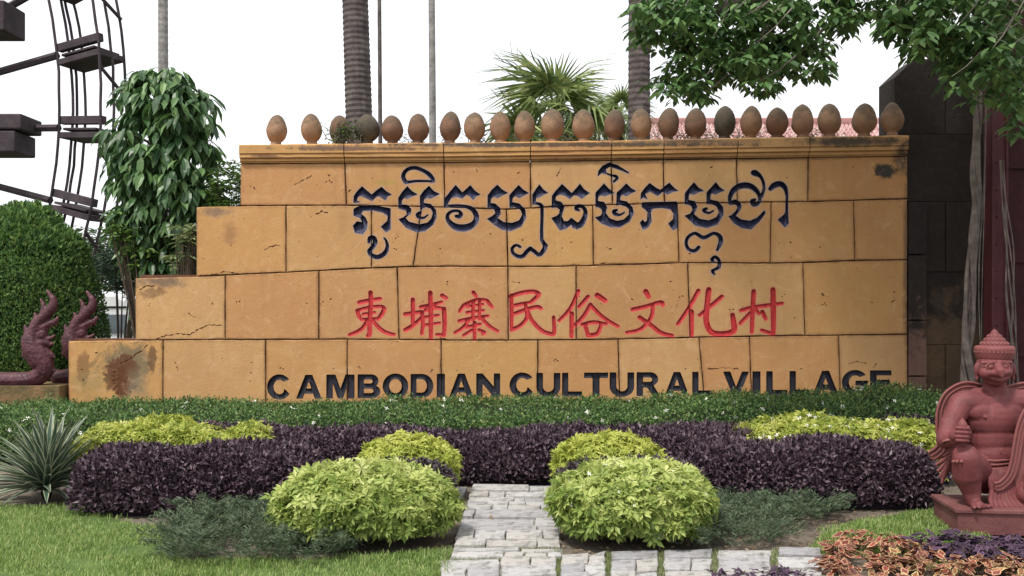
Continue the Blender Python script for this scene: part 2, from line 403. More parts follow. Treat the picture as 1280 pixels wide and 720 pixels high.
st(B, [(42, 322, 8), (100, 315, 8), (170, 320, 10), (225, 342, 15), (252, 390, 17), (236, 438, 19), (180, 468, 24), (110, 463, 22), (60, 422, 14), (52, 382, 11), (82, 355, 9), (125, 352, 9), (145, 372, 12), (135, 390, 14), (112, 388, 10)])
pl(B, [(330, 330), (330, 245), (360, 205), (397, 171), (430, 205), (470, 228), (435, 243), (400, 262), (370, 255), (352, 270), (350, 298), (382, 302), (415, 332), (420, 372), (398, 402), (440, 430), (500, 436), (548, 418), (570, 378), (558, 345), (520, 325), (483, 330), (480, 245), (510, 210), (545, 174), (575, 205), (614, 228), (585, 243), (550, 262), (520, 250), (502, 264), (500, 292), (550, 302), (590, 345), (594, 400), (562, 460), (492, 490), (430, 482), (375, 447), (326, 407), (360, 390), (384, 368), (378, 346), (350, 330)])
pl(B, [(640, 308), (640, 240), (660, 208), (688, 169), (715, 205), (747, 228), (715, 240), (690, 258), (665, 262), (662, 290), (700, 298), (718, 320), (700, 330), (680, 310)])
st(B, [(706, 320, 11), (706, 400, 10), (704, 550, 11), (730, 592, 15), (708, 638, 14), (680, 656, 12), (625, 612, 13), (580, 660, 13), (545, 668, 12), (506, 645, 10), (500, 610, 10), (528, 588, 8), (555, 602, 8)], k=2)
st, pl = crop(680, 195, 6)
pl(B, [(58, 388), (60, 300), (85, 265), (135, 211), (175, 248), (208, 280), (240, 245), (270, 209), (300, 250), (342, 278), (315, 296), (285, 320), (255, 300), (225, 293), (195, 322), (160, 298), (120, 288), (90, 303), (85, 332), (130, 346), (154, 380), (140, 422), (132, 452), (150, 490), (178, 490), (205, 464), (245, 495), (250, 552), (205, 514), (165, 545), (120, 556), (88, 510), (56, 465), (95, 450), (116, 430), (118, 400), (95, 386)])
st(B, [(232, 520, 22), (272, 515, 22), (304, 460, 17), (310, 412, 14), (288, 380, 12), (255, 377, 14), (240, 395, 12), (262, 408, 8)])
pl(B, [(386, 382), (388, 275), (415, 245), (450, 207), (485, 245), (527, 277), (490, 288), (455, 300), (420, 295), (405, 312), (405, 338), (450, 346), (472, 385), (462, 428), (492, 468), (545, 487), (598, 477), (637, 440), (638, 398), (610, 377), (570, 366), (543, 372), (546, 275), (580, 245), (617, 206), (650, 240), (690, 264), (655, 278), (620, 300), (590, 290), (572, 308), (570, 332), (620, 342), (664, 385), (672, 430), (642, 492), (570, 534), (500, 533), (430, 504), (383, 460), (424, 450), (438, 425), (432, 398), (402, 382)])
st(B, [(602, 424, 5), (570, 441, 8), (536, 436, 13), (524, 416, 13), (545, 406, 9)])
pl(B, [(403, 152), (410, 110), (438, 75), (490, 50), (550, 68), (638, 124), (632, 132), (595, 114), (540, 95), (495, 80), (462, 100), (470, 138), (430, 128)])
st(B, [(470, 132, 5), (505, 145, 7), (538, 152, 10), (548, 168, 10), (524, 192, 7)])
st, pl = crop(790, 200, 4.8)
pl(B, [(52, 235), (54, 200), (80, 165), (106, 139), (145, 168), (170, 180), (200, 155), (225, 137), (250, 165), (277, 185), (245, 190), (215, 206), (185, 190), (155, 216), (110, 190), (77, 205), (92, 234), (66, 226)])
pl(B, [(58, 282), (62, 255), (95, 253), (270, 250), (272, 408), (245, 420), (218, 382), (247, 355), (250, 322), (232, 297), (180, 287), (125, 292), (113, 310), (116, 370), (96, 405), (66, 417), (48, 376), (65, 358), (76, 375), (90, 365), (94, 312), (75, 294)])
pl(B, [(316, 265), (318, 200), (345, 165), (372, 134), (398, 165), (430, 185), (400, 192), (372, 207), (347, 201), (340, 215), (340, 240), (377, 248), (392, 280), (372, 325), (405, 353), (460, 363), (508, 343), (524, 312), (508, 278), (480, 265), (448, 264), (448, 195), (475, 165), (503, 134), (528, 165), (555, 183), (530, 192), (500, 207), (478, 198), (470, 212), (470, 238), (517, 248), (547, 285), (547, 330), (512, 387), (450, 408), (380, 392), (316, 335), (350, 322), (364, 300), (358, 278), (338, 268)])
st(B, [(488, 304, 4), (465, 318, 6), (440, 312, 8), (430, 300, 9), (448, 291, 7)])
st(B, [(400, 524, 10), (375, 545, 10), (340, 535, 9), (325, 500, 9), (338, 462, 9), (380, 440, 9), (430, 466, 11), (490, 440, 9), (526, 458, 12), (532, 492, 13), (512, 540, 7)])
st(B, [(488, 610, 8), (480, 595, 9), (500, 582, 9), (522, 602, 9), (522, 640, 10), (502, 655, 8), (482, 666, 8), (494, 685, 6)])
st, pl = crop(890, 200, 6.545)
st(B, [(148, 350, 12), (148, 300, 16), (182, 242, 22), (250, 208, 24), (322, 217, 22), (376, 265, 16), (392, 320, 12), (376, 355, 14), (342, 364, 18), (330, 338, 18), (352, 325, 10)])
st(B, [(150, 355, 14), (195, 345, 20), (224, 378, 16), (206, 422, 12), (175, 456, 14)])
pl(B, [(136, 460), (180, 448), (240, 488), (310, 498), (368, 473), (430, 413), (437, 435), (390, 502), (320, 567), (250, 558), (180, 518)])
st(B, [(340, 104, 20), (356, 108, 24), (394, 130, 14), (420, 180, 11), (425, 240, 11), (405, 300, 12)])
st(B, [(478, 236, 16), (510, 207, 23), (560, 196, 22), (598, 226, 18), (614, 290, 11), (612, 350, 10), (612, 420, 10)])
pl(B, [(602, 420), (622, 420), (626, 520), (598, 552), (538, 488), (590, 447)])
# red characters: polyline strokes of nearly even width
R_ = 'red'
def rs(st, pts, r, k=3, taper=.8):
    n = len(pts); st(R_, [(x, y, r*1.22*(1 if i < n-1 else taper)) for i, (x, y) in enumerate(pts)], k)
st, pl = crop(430, 355, 6.4)
for pts, r in (([(122, 148), (200, 132), (290, 118)], 11), ([(212, 70), (215, 150), (205, 300), (205, 395), (190, 415)], 12), ([(108, 215), (118, 255), (135, 278)], 10), ([(105, 212), (190, 190), (300, 180), (322, 200)], 9),
               ([(322, 200), (300, 245), (270, 282)], 11), ([(155, 242), (245, 228)], 8), ([(140, 285), (265, 276)], 8), ([(190, 290), (150, 350), (100, 385), (45, 406)], 10), ([(235, 300), (285, 355), (340, 390), (400, 404)], 10),
               ([(490, 242), (560, 232), (620, 222)], 11), ([(550, 125), (552, 230), (550, 325)], 11), ([(490, 368), (555, 330), (622, 268)], 11), ([(615, 185), (700, 168), (780, 145)], 10), ([(785, 92), (818, 112)], 11),
               ([(690, 70), (695, 250), (695, 435)], 12), ([(625, 232), (632, 320), (622, 398)], 10), ([(650, 212), (740, 190), (800, 200)], 9), ([(800, 200), (805, 310), (800, 408)], 12), ([(800, 410), (742, 404)], 9),
               ([(655, 265), (755, 250)], 8), ([(655, 328), (765, 312)], 8),
               ([(1035, 68), (1058, 98)], 10), ([(950, 180), (925, 218)], 10), ([(960, 168), (1050, 130), (1135, 130), (1160, 155), (1185, 185)], 9), ([(985, 180), (1110, 163)], 7), ([(985, 228), (1115, 212)], 8),
               ([(1035, 140), (1030, 288)], 9), ([(1085, 150), (1085, 280)], 8), ([(922, 296), (1040, 272), (1152, 256)], 9), ([(1000, 290), (950, 350), (888, 390)], 9), ([(1100, 272), (1160, 335), (1230, 378)], 9),
               ([(985, 345), (1090, 322)], 9), ([(1045, 310), (1045, 440)], 10), ([(1022, 370), (955, 412)], 8), ([(1080, 368), (1125, 388), (1110, 400)], 8)):
    rs(st, pts, r)
st, pl = crop(625, 350, 5.818)
for pts, r in (([(78, 120), (150, 95), (240, 84), (283, 103), (255, 135), (220, 165)], 10), ([(82, 192), (150, 176), (212, 165)], 9), ([(82, 112), (84, 240), (84, 362)], 9), ([(84, 362), (150, 330), (195, 275), (190, 215)], 9),
               ([(92, 250), (190, 215), (270, 195), (300, 208)], 9), ([(188, 195), (230, 290), (300, 365), (370, 392), (394, 380), (390, 270)], 9),
               ([(570, 80), (510, 210), (430, 295)], 9), ([(522, 245), (520, 410)], 11), ([(640, 122), (575, 195)], 10), ([(708, 112), (765, 150)], 14), ([(658, 180), (610, 260), (545, 330)], 10), ([(655, 180), (750, 272), (860, 338)], 9),
               ([(598, 325), (680, 306), (772, 320)], 9), ([(620, 330), (640, 400)], 10), ([(640, 402), (705, 392), (732, 335)], 10)):
    rs(st, pts, r)
st, pl = crop(775, 350, 5.818)
for pts, r in (([(188, 84), (208, 122)], 13), ([(92, 215), (200, 190), (295, 162), (312, 182)], 10), ([(238, 200), (225, 275), (150, 358), (50, 382)], 9), ([(142, 272), (230, 332), (300, 385), (380, 404)], 10),
               ([(570, 78), (500, 205), (420, 320)], 10), ([(520, 232), (520, 402)], 12), ([(645, 72), (632, 200), (628, 305), (665, 380), (750, 392), (825, 372), (828, 320), (818, 255)], 14), ([(740, 122), (660, 190), (580, 257)], 10),
               ([(880, 222), (960, 200), (1060, 188)], 9), ([(972, 82), (965, 220), (958, 378)], 11), ([(950, 238), (875, 315)], 10), ([(985, 212), (1010, 245)], 8), ([(990, 195), (1090, 182), (1180, 170)], 9),
               ([(1112, 72), (1115, 230), (1115, 390)], 13), ([(1110, 392), (1030, 365)], 9), ([(1035, 232), (1060, 283)], 10)):
    rs(st, pts, r)
# black latin capitals from outlines in a unit box (x right, y down)
def arc(cx, cy, rx_, ry_, a0, a1, n=14): return [(cx+rx_*math.cos(math.radians(a0+(a1-a0)*i/n)), cy+ry_*math.sin(math.radians(a0+(a1-a0)*i/n))) for i in range(n+1)]
GL = {
 'A': [[(0, 1), (.37, 0), (.63, 0), (1, 1), (.77, 1), (.70, .78), (.30, .78), (.23, 1)], [(.36, .60), (.64, .60), (.5, .2)]],
 'M': [[(0, 1), (0, 0), (.30, 0), (.5, .66), (.70, 0), (1, 0), (1, 1), (.8, 1), (.8, .22), (.58, 1), (.42, 1), (.2, .22), (.2, 1)]],
 'N': [[(0, 1), (0, 0), (.24, 0), (.77, .62), (.77, 0), (1, 0), (1, 1), (.76, 1), (.23, .36), (.23, 1)]],
 'I': [[(0, 0), (1, 0), (1, 1), (0, 1)]],
 'L': [[(0, 0), (.27, 0), (.27, .82), (1, .82), (1, 1), (0, 1)]],
 'T': [[(0, 0), (1, 0), (1, .19), (.63, .19), (.63, 1), (.37, 1), (.37, .19), (0, .19)]],
 'E': [[(0, 0), (1, 0), (1, .17), (.27, .17), (.27, .41), (.92, .41), (.92, .58), (.27, .58), (.27, .82), (1, .82), (1, 1), (0, 1)]],
 'V': [[(0, 0), (.25, 0), (.5, .72), (.76, 0), (1, 0), (.62, 1), (.38, 1)]],
 'D': [[(0, 0), (.5, 0)]+arc(.5, .5, .5, .5, -88, 88)+[(.5, 1), (0, 1)], [(.22, .18), (.48, .18)]+arc(.48, .5, .27, .32, -88, 88)+[(.22, .82)]],
 'B': [[(0, 0), (.6, 0)]+arc(.62, .26, .30, .26, -88, 75, 8)+arc(.64, .73, .36, .27, -70, 88, 8)+[(0, 1)], [(.24, .18), (.58, .18)]+arc(.58, .29, .12, .11, -88, 88, 6)+[(.24, .40)], [(.24, .58), (.6, .58)]+arc(.6, .70, .14, .12, -88, 88, 6)+[(.24, .82)]],
 'R': [[(0, 0), (.6, 0)]+arc(.6, .28, .33, .28, -88, 70, 8)+[(.74, .60), (1, 1), (.72, 1), (.48, .64), (.24, .62), (.24, 1), (0, 1)], [(.24, .18), (.58, .18)]+arc(.58, .30, .13, .12, -88, 88, 6)+[(.24, .43)]],
 'O': [arc(.5, .5, .5, .53, 0, 345, 24), arc(.5, .5, .28, .34, 0, 345, 20)],
 'C': [arc(.52, .5, .52, .53, -38, -325, 26)+[(.76, .62)]+arc(.53, .5, .29, .34, -315, -52, 18)],
 'G': [arc(.52, .5, .52, .53, -40, -318, 24)+[(1, .88), (1, .44), (.56, .44), (.56, .61), (.77, .61), (.77, .76)]+arc(.53, .5, .29, .34, -305, -52, 18)],
 'U': [[(0, 0), (.24, 0), (.24, .55)]+arc(.5, .58, .26, .25, 178, 2, 12)+[(.76, 0), (1, 0), (1, .58)]+arc(.5, .6, .5, .43, 0, 180, 16)],
}
TXT = [('C', 334.5, 362.5), ('A', 371, 401), ('M', 408.6, 442.5), ('B', 447.7, 474.7), ('O', 479, 509.7), ('D', 514, 541), ('I', 546.7, 555.5), ('A', 562.3, 591), ('N', 596, 624.5),
       ('C', 637.6, 666.8), ('U', 671.2, 699.7), ('L', 703.3, 727), ('T', 730.8, 759.4), ('U', 762.8, 792), ('R', 796.4, 824), ('A', 832, 860.5), ('L', 866, 890),
       ('V', 904.8, 935.3), ('I', 941.2, 949.8), ('L', 958.4, 983.4), ('L', 987.6, 1011.5), ('A', 1017, 1046.8), ('G', 1053, 1083.6), ('E', 1088.3, 1113.6)]
for ch, x0, x1 in TXT:
    t_ = 469.5-(x0-334)/(1113-334)*6.0; h_ = 28.5
    SH['black'].append(('p', *[[(x0+u*(x1-x0), t_+v*h_) for u, v in lp] for lp in GL[ch]]))
# pits, chips and cracks in the stone
rp_ = random.Random(3)
for x, y in ((411, 219), (414, 228), (437, 238), (318, 236), (567, 215), (596, 214), (648, 216), (496, 293), (495, 312), (550, 311), (613, 292), (714, 303), (653, 300), (186, 382), (265, 380), (299, 377), (400, 380), (383, 379), (413, 374), (221, 459), (222, 464),
             (314, 453), (314, 466), (354, 461), (417, 461), (450, 460), (521, 390), (559, 352), (838, 352), (845, 385), (790, 374), (853, 370), (981, 368), (1029, 369), (1028, 381), (1118, 365), (1117, 376), (912, 387), (889, 209), (984, 222), (1066, 209),
             (988, 303), (1025, 309), (763, 311), (862, 317), (703, 310), (1090, 378), (1095, 455), (1001, 461), (857, 461), (697, 451), (540, 463), (571, 463), (120, 441), (120, 452), (102, 462), (104, 475), (145, 470), (152, 478), (150, 492), (163, 490)):
    a = rp_.uniform(-.6, .6); l = rp_.uniform(.4, 2.2)
    l *= .55
    for _ in range(rp_.choice([1, 1, 2, 3])):
        SH['pit'].append(('s', [(x-l*math.cos(a), y+l*math.sin(a), rp_.uniform(.35, .8)), (x+l*math.cos(a), y-l*math.sin(a), rp_.uniform(.5, 1.1))])); x += rp_.uniform(-4, 4); y += rp_.uniform(-3, 3); a += 1; l *= .7
for _ in range(150):
    x, y = rp_.uniform(90, 1130), rp_.uniform(210, 500); SH['pit'].append(('s', [(x, y, rp_.uniform(.3, .7)), (x+rp_.uniform(-1, 1), y+rp_.uniform(-.6, .6), rp_.uniform(.3, .8))]))
for cr_ in ([(195, 424), (205, 420), (222, 417), (238, 418), (250, 411), (262, 406), (281, 407)], [(243, 345.5), (270, 343), (281, 339), (300, 343)], [(742, 331), (755, 329), (762, 326)], [(368, 231), (378, 226), (391, 219)],
            [(696, 220), (703, 208)], [(175, 362), (182, 358), (196, 357)], [(132, 457), (141, 461), (148, 474), (156, 478), (160, 470)], [(141, 462), (142, 478), (148, 486)], [(395, 268), (402, 264), (412, 267)], [(884, 461), (905, 460), (925, 461)],
            [(1060, 455), (1072, 452), (1084, 455)], [(640, 352), (652, 354)], [(556, 424), (548, 421)], [(236, 392), (246, 398)], [(330, 312), (345, 306), (352, 307)], [(150, 455), (163, 448), (178, 437), (186, 430)]):
    q_ = []
    for (xa, ya), (xb, yb) in zip(cr_, cr_[1:]):
        n_ = max(2, int(math.hypot(xb-xa, yb-ya)/2.2))
        for j_ in range(n_): q_.append((xa+(xb-xa)*j_/n_+rp_.uniform(-.5, .5), ya+(yb-ya)*j_/n_+rp_.uniform(-.8, .8), rp_.choice([.25, .4, .55, .8, 1.0])))
    SH['pit'].append(('s', q_))
GX0, GX1, GY0, GY1, GS = 78, 1142, 160, 512, .55
gx = np.arange(GX0, GX1, GS); gy = np.arange(GY0, GY1, GS)
FLD = {}
for cls, items in SH.items():
    A = np.full((len(gy), len(gx)), 9.0)
    for it in items:
        pts_all = [p for lp in it[1:] for p in lp]
        pad = 5
        x0 = min(p[0]-(p[2] if len(p) > 2 else 0) for p in pts_all)-pad; x1 = max(p[0]+(p[2] if len(p) > 2 else 0) for p in pts_all)+pad
        y0 = min(p[1]-(p[2] if len(p) > 2 else 0) for p in pts_all)-pad; y1 = max(p[1]+(p[2] if len(p) > 2 else 0) for p in pts_all)+pad
        i0, i1 = np.searchsorted(gx, [x0, x1]); j0, j1 = np.searchsorted(gy, [y0, y1])
        X, Y = np.meshgrid(gx[i0:i1], gy[j0:j1]); sub = np.full(X.shape, 9.0)
        if it[0] == 's':
            q = it[1]
            for a, b in zip(q, q[1:]):
                dx, dy = b[0]-a[0], b[1]-a[1]; t_ = np.clip(((X-a[0])*dx+(Y-a[1])*dy)/(dx*dx+dy*dy+1e-9), 0, 1)
                sub = np.minimum(sub, np.hypot(X-a[0]-t_*dx, Y-a[1]-t_*dy)-(a[2]+(b[2]-a[2])*t_))
        else:
            ins = np.zeros(X.shape, bool); dm = np.full(X.shape, 1e9)
            for lp in it[1:]:
                for a, b in zip(lp, lp[1:]+lp[:1]):
                    dx, dy = b[0]-a[0], b[1]-a[1]; t_ = np.clip(((X-a[0])*dx+(Y-a[1])*dy)/(dx*dx+dy*dy+1e-9), 0, 1)
                    dm = np.minimum(dm, np.hypot(X-a[0]-t_*dx, Y-a[1]-t_*dy))
                    if a[1] != b[1]: ins ^= ((a[1] > Y) != (b[1] > Y)) & (X < (b[0]-a[0])*(Y-a[1])/(b[1]-a[1])+a[0])
            sub = np.where(ins, -dm, dm)
        sub = sub-{'black': .75, 'red': .6, 'blue': .25}.get(cls, 0)
        A[j0:j1, i0:i1] = np.minimum(A[j0:j1, i0:i1], sub)
    FLD[cls] = A
def samp(A, x, y):
    u = np.clip((np.asarray(x)-GX0)/GS, 0, len(gx)-1.001); v = np.clip((np.asarray(y)-GY0)/GS, 0, len(gy)-1.001)
    i = u.astype(int); j = v.astype(int); fu = u-i; fv = v-j
    return A[j, i]*(1-fu)*(1-fv)+A[j, i+1]*fu*(1-fv)+A[j+1, i]*(1-fu)*fv+A[j+1, i+1]*fu*fv
def contour(A, lev):
    S = A-lev; s = S < 0; idx = (s[:-1, :-1].astype(int)+2*s[:-1, 1:]+4*s[1:, 1:]+8*s[1:, :-1])
    jj, ii = np.nonzero((idx > 0) & (idx < 15)); segs = []
    tab = {1: [(3, 0)], 2: [(0, 1)], 3: [(3, 1)], 4: [(1, 2)], 5: [(3, 0), (1, 2)], 6: [(0, 2)], 7: [(3, 2)], 8: [(2, 3)], 9: [(2, 0)], 10: [(0, 1), (2, 3)], 11: [(2, 1)], 12: [(1, 3)], 13: [(1, 0)], 14: [(0, 3)]}
    def pt(i, j, e):
        if e == 0: a, b = S[j, i], S[j, i+1]; return ((0, i, j), gx[i]+GS*a/(a-b), gy[j])
        if e == 2: a, b = S[j+1, i], S[j+1, i+1]; return ((0, i, j+1), gx[i]+GS*a/(a-b), gy[j+1])
        if e == 3: a, b = S[j, i], S[j+1, i]; return ((1, i, j), gx[i], gy[j]+GS*a/(a-b))
        a, b = S[j, i+1], S[j+1, i+1]; return ((1, i+1, j), gx[i+1], gy[j]+GS*a/(a-b))
    for j, i in zip(jj, ii):
        for e0, e1 in tab[idx[j, i]]:
            p, q = pt(i, j, e0), pt(i, j, e1)
            segs.append((p[0]+(lev,), p[1], p[2], q[0]+(lev,), q[1], q[2]))
    return segs
# carved floor slopes: deepest under the upper edge, rising to the surface at the lower edge
SLOPE = {}; EXTRA = []
for cls, dmax in (('blue', .085), ('red', .026), ('black', .045)):
    A = FLD[cls]; ins = A < 0; dt = np.zeros(A.shape); db = np.zeros(A.shape)
    for j in range(1, len(gy)): dt[j] = np.where(ins[j], dt[j-1]+GS, 0)
    for j in range(len(gy)-2, -1, -1): db[j] = np.where(ins[j], db[j+1]+GS, 0)
    tot = dt+db+1e-6; wdt = np.clip(tot/7.0, .35, 1.0)
    SLOPE[cls] = dmax*wdt*(.15+.85*np.clip(db/tot, 0, 1)**.8)*ins
    jj, ii = np.nonzero(ins[::3, ::3]); EXTRA.append(np.stack([gx[ii*3]+.1, gy[jj*3]+.07], 1))
EXTRA = np.vstack(EXTRA)
SEG = []
for cls, levs in (('blue', (2.2, 0, -.35)), ('red', (2.6, 0, -.4)), ('black', (0, -.4)), ('pit', (0, -.5))):
    for lv in levs: SEG += [(cls,)+s_ for s_ in contour(FLD[cls], lv)]
def sstep(t): t = np.clip(t, 0, 1); return t*t*(3-2*t)
DEP = {'pit': (.014, .7), 'blue': (.040, 1.5), 'red': (.020, 1.0), 'black': (.032, 1.0)}
def yline(pts):
    xs_, ys_ = zip(*pts); return lambda x: float(np.interp(x, xs_, ys_))
Y = [yline([(300, 181.5), (555, 179.5), (764, 176.5), (921, 173.5), (1140, 170)]),          # top of coping
     yline([(300, 204.5), (555, 203), (764, 200.5), (921, 198), (1140, 195)]),              # under the coping
     yline([(245, 258.5), (300, 257), (431, 256.5), (560, 259), (640, 262), (700, 257.5), (850, 254), (1010, 252), (1140, 248)]),
     yline([(168, 347.5), (245, 345.5), (358, 340.5), (440, 336), (520, 333), (700, 333), (860, 328.5), (990, 329), (1068, 325.5), (1140, 324.5)]),
     yline([(85, 426), (203, 425), (420, 424), (635, 425.5), (780, 424), (880, 421.5), (1005, 419.5), (1140, 418)]),
     yline([(85, 507), (1140, 500)]), yline([(60, 542), (1140, 541)])]
COURSES = [
 (Y[1], Y[2], [300, (431, 433), (555, 556), (663, 664), (764, 766), (829, 831), (921, 922), 1010.5, 1135]),
 (Y[2], Y[3], [245, 357.5, 464.5, (527, 516.5), (633, 635), (741, 742), (847, 849), (964.5, 963), (1067, 1069), 1135]),
 (Y[3], Y[4], [168.5, 281.5, 398.5, (496.5, 499), (635, 635.5), 720.5, (860, 863), (1004, 1006.5), 1135]),
 (Y[4], Y[5], [85, 203.5, 332, 434, 551.5, 672.5, (773, 775), (874, 881), (937, 940), (1048.5, 1051), 1135]),
 (Y[5], Y[6], [85, 150, 270, 390, 500, 610, 730, 830, 905, 1000, 1135])]
def wall_mat():
    m, n = new_mat('ochre_stone'); t = N(n, 'ShaderNodeTexCoord').outputs['Object']; oi = N(n, 'ShaderNodeObjectInfo').outputs['Random']
    c = ramp(n, noise(n, t, 1.1, 7, .6, .4), [(.25, (.385, .20, .085)), (.45, (.455, .25, .10)), (.6, (.505, .28, .11)), (.78, (.515, .31, .135))])
    c = mixc(n, ramp(n, noise(n, t, 5.5, 8, .7, .8), [(.50, 0), (.70, .6)]), c, (.47, .20, .095))
    c = mixc(n, ramp(n, noise(n, t, 2.3, 6, .65, 1.5), [(.52, 0), (.66, .45)]), c, (.60, .40, .20))
    c = mixc(n, ramp(n, noise(n, t, 1.7, 7, .7, 2.0), [(.56, 0), (.72, .5)]), c, (.36, .24, .10))
    c = mixc(n, ramp(n, noise(n, t, 7.5, 9, .8, 2.5), [(.60, 0), (.68, .45)]), c, (.27, .12, .06))
    c = mixc(n, .52, c, ramp(n, oi, [(0, (.41, .215, .09)), (.2, (.48, .265, .105)), (.4, (.51, .29, .10)), (.6, (.45, .22, .095)), (.8, (.48, .29, .125)), (1, (.53, .325, .15))]))
    c = mixc(n, ramp(n, noise(n, t, 38, 5, .75), [(.60, 0), (.75, .5)]), c, (.30, .13, .055))
    c = mixc(n, ramp(n, noise(n, t, 95, 3, .7), [(.3, .35), (.45, 0)]), c, (.62, .36, .17))
    sx = N(n, 'ShaderNodeSeparateXYZ'); L(n, t, sx.inputs[0]); X, Z = sx.outputs[0], sx.outputs[2]
    big = noise(n, t, 3.5, 8, .72, 1.2); fine = noise(n, t, 14, 8, .75, 1.0)
    def blob(px, py, rx_, ry_, col, amt, thr=.5):
        nonlocal c
        x0 = (px-640)*K; z0 = EYE+(HZ-py)*K
        a = math_(n, 'DIVIDE', math_(n, 'SUBTRACT', X, x0), rx_*K); b = math_(n, 'DIVIDE', math_(n, 'SUBTRACT', Z, z0), ry_*K)
        d = math_(n, 'SQRT', math_(n, 'ADD', math_(n, 'MULTIPLY', a, a), math_(n, 'MULTIPLY', b, b)))
        v = math_(n, 'ADD', math_(n, 'SUBTRACT', 1.0, d), math_(n, 'MULTIPLY', math_(n, 'SUBTRACT', big, .5), 1.6))
        v = math_(n, 'ADD', v, math_(n, 'MULTIPLY', math_(n, 'SUBTRACT', fine, .5), .9))
        c = mixc(n, ramp(n, v, [(.22, 0), (.22+thr, amt)]), c, col)
    blob(160, 455, 52, 40, (.15, .125, .075), .85, .35); blob(152, 470, 30, 32, (.11, .04, .02), .9, .12); blob(104, 460, 12, 30, (.18, .09, .04), .7, .2); blob(190, 450, 8, 26, (.14, .07, .035), .8, .2); blob(170, 480, 26, 30, (.20, .17, .11), .7); blob(110, 480, 40, 30, (.23, .19, .08), .5); blob(150, 475, 16, 28, (.10, .035, .015), .8, .3)
    blob(200, 352, 52, 12, (.13, .10, .075), .8); blob(190, 366, 24, 10, (.12, .055, .03), .6, .3); blob(272, 265, 38, 9, (.17, .12, .09), .75); blob(287, 290, 14, 24, (.27, .14, .07), .6)
    blob(1108, 214, 24, 13, (.03, .035, .035), .95, .25); blob(1128, 200, 18, 40, (.05, .045, .04), .85); blob(1060, 178, 110, 10, (.04, .04, .04), .9); blob(1133, 330, 7, 190, (.10, .07, .06), .6)
    blob(700, 182, 380, 4.5, (.055, .045, .04), .85, .35); blob(440, 187, 150, 4, (.09, .06, .045), .8, .35); blob(860, 199, 260, 3, (.09, .05, .035), .7); blob(860, 178, 150, 7, (.10, .08, .07), .7); blob(600, 183, 90, 5, (.10, .08, .065), .8); blob(420, 186, 120, 5, (.20, .12, .08), .7); blob(330, 196, 34, 5, (.14, .07, .05), .7); blob(480, 228, 30, 7, (.38, .26, .07), .7)
    blob(520, 240, 30, 6, (.42, .29, .08), .6); blob(428, 270, 12, 34, (.34, .19, .08), .4); blob(770, 215, 22, 10, (.42, .27, .10), .5); blob(250, 505, 260, 9, (.12, .12, .05), .6); blob(700, 503, 480, 8, (.15, .13, .06), .55)
    # run-off streaks below the coping
    mp = N(n, 'ShaderNodeMapping'); mp.inputs['Scale'].default_value = (3.4, 1, .5); L(n, t, mp.inputs[0])
    stv = noise(n, mp.outputs[0], 2.2, 5, .7)
    c = mixc(n, math_(n, 'MULTIPLY', ramp(n, stv, [(.54, 0), (.74, .38)]), ramp(n, Z, [(0, .25), (1, .7)])), c, (.27, .135, .07))
    e_ = N(n, 'ShaderNodeAttribute', attribute_name='edge').outputs['Fac']
    c = mixc(n, math_(n, 'MULTIPLY', math_(n, 'POWER', e_, 1.6), ramp(n, noise(n, t, 4.0, 8, .8, 1.0), [(.38, .12), (.62, .85)])), c, (.17, .085, .045))
    spk = noise(n, t, 70, 4, .8); c = mixc(n, ramp(n, spk, [(.60, 0), (.66, .55)]), c, (.22, .10, .05))
    pal = noise(n, t, 3.1, 9, .75, 1.8); c = mixc(n, ramp(n, pal, [(.55, 0), (.68, .5)]), c, (.62, .39, .22))
    # paint that ran over the edges of the carving
    for at, col in (('blue', (.30, .26, .27)), ('red', (.58, .17, .13))):
        a = N(n, 'ShaderNodeAttribute', attribute_name=at).outputs['Fac']
        f = math_(n, 'MULTIPLY', a, ramp(n, fine, [(.35, .15), (.6, .95)])); c = mixc(n, f, c, col)
    h = math_(n, 'ADD', math_(n, 'MULTIPLY', noise(n, t, 9, 8, .65), .6), math_(n, 'MULTIPLY', noise(n, t, 55, 6, .7), .4))
    finish(n, c, .82, h, .02, .55, spec=.25); return m
def paint_mat(name, lo, hi):
    m, n = new_mat(name); t = N(n, 'ShaderNodeTexCoord').outputs['Object']
    c = ramp(n, noise(n, t, 18, 7, .7), [(.3, lo), (.65, hi)])
    finish(n, c, .6, noise(n, t, 60, 6, .7), .01, .7, spec=.35); return m
WALL = wall_mat(); BLUE = paint_mat('navy_paint', (.007, .008, .018), (.050, .053, .115)); REDP = paint_mat('red_paint', (.30, .008, .012), (.52, .034, .034))
BLACKP = paint_mat('black_paint', (.006, .006, .010), (.016, .016, .030)); CRACK = simple('broken_stone', [(.3, (.12, .05, .022)), (.7, (.22, .10, .045))], 30)
wall = empty('stone_wall', (0, WD, 0), 'stepped ochre stone block wall carved with blue Khmer, red Chinese and black English lettering', 'wall')
TH = .5
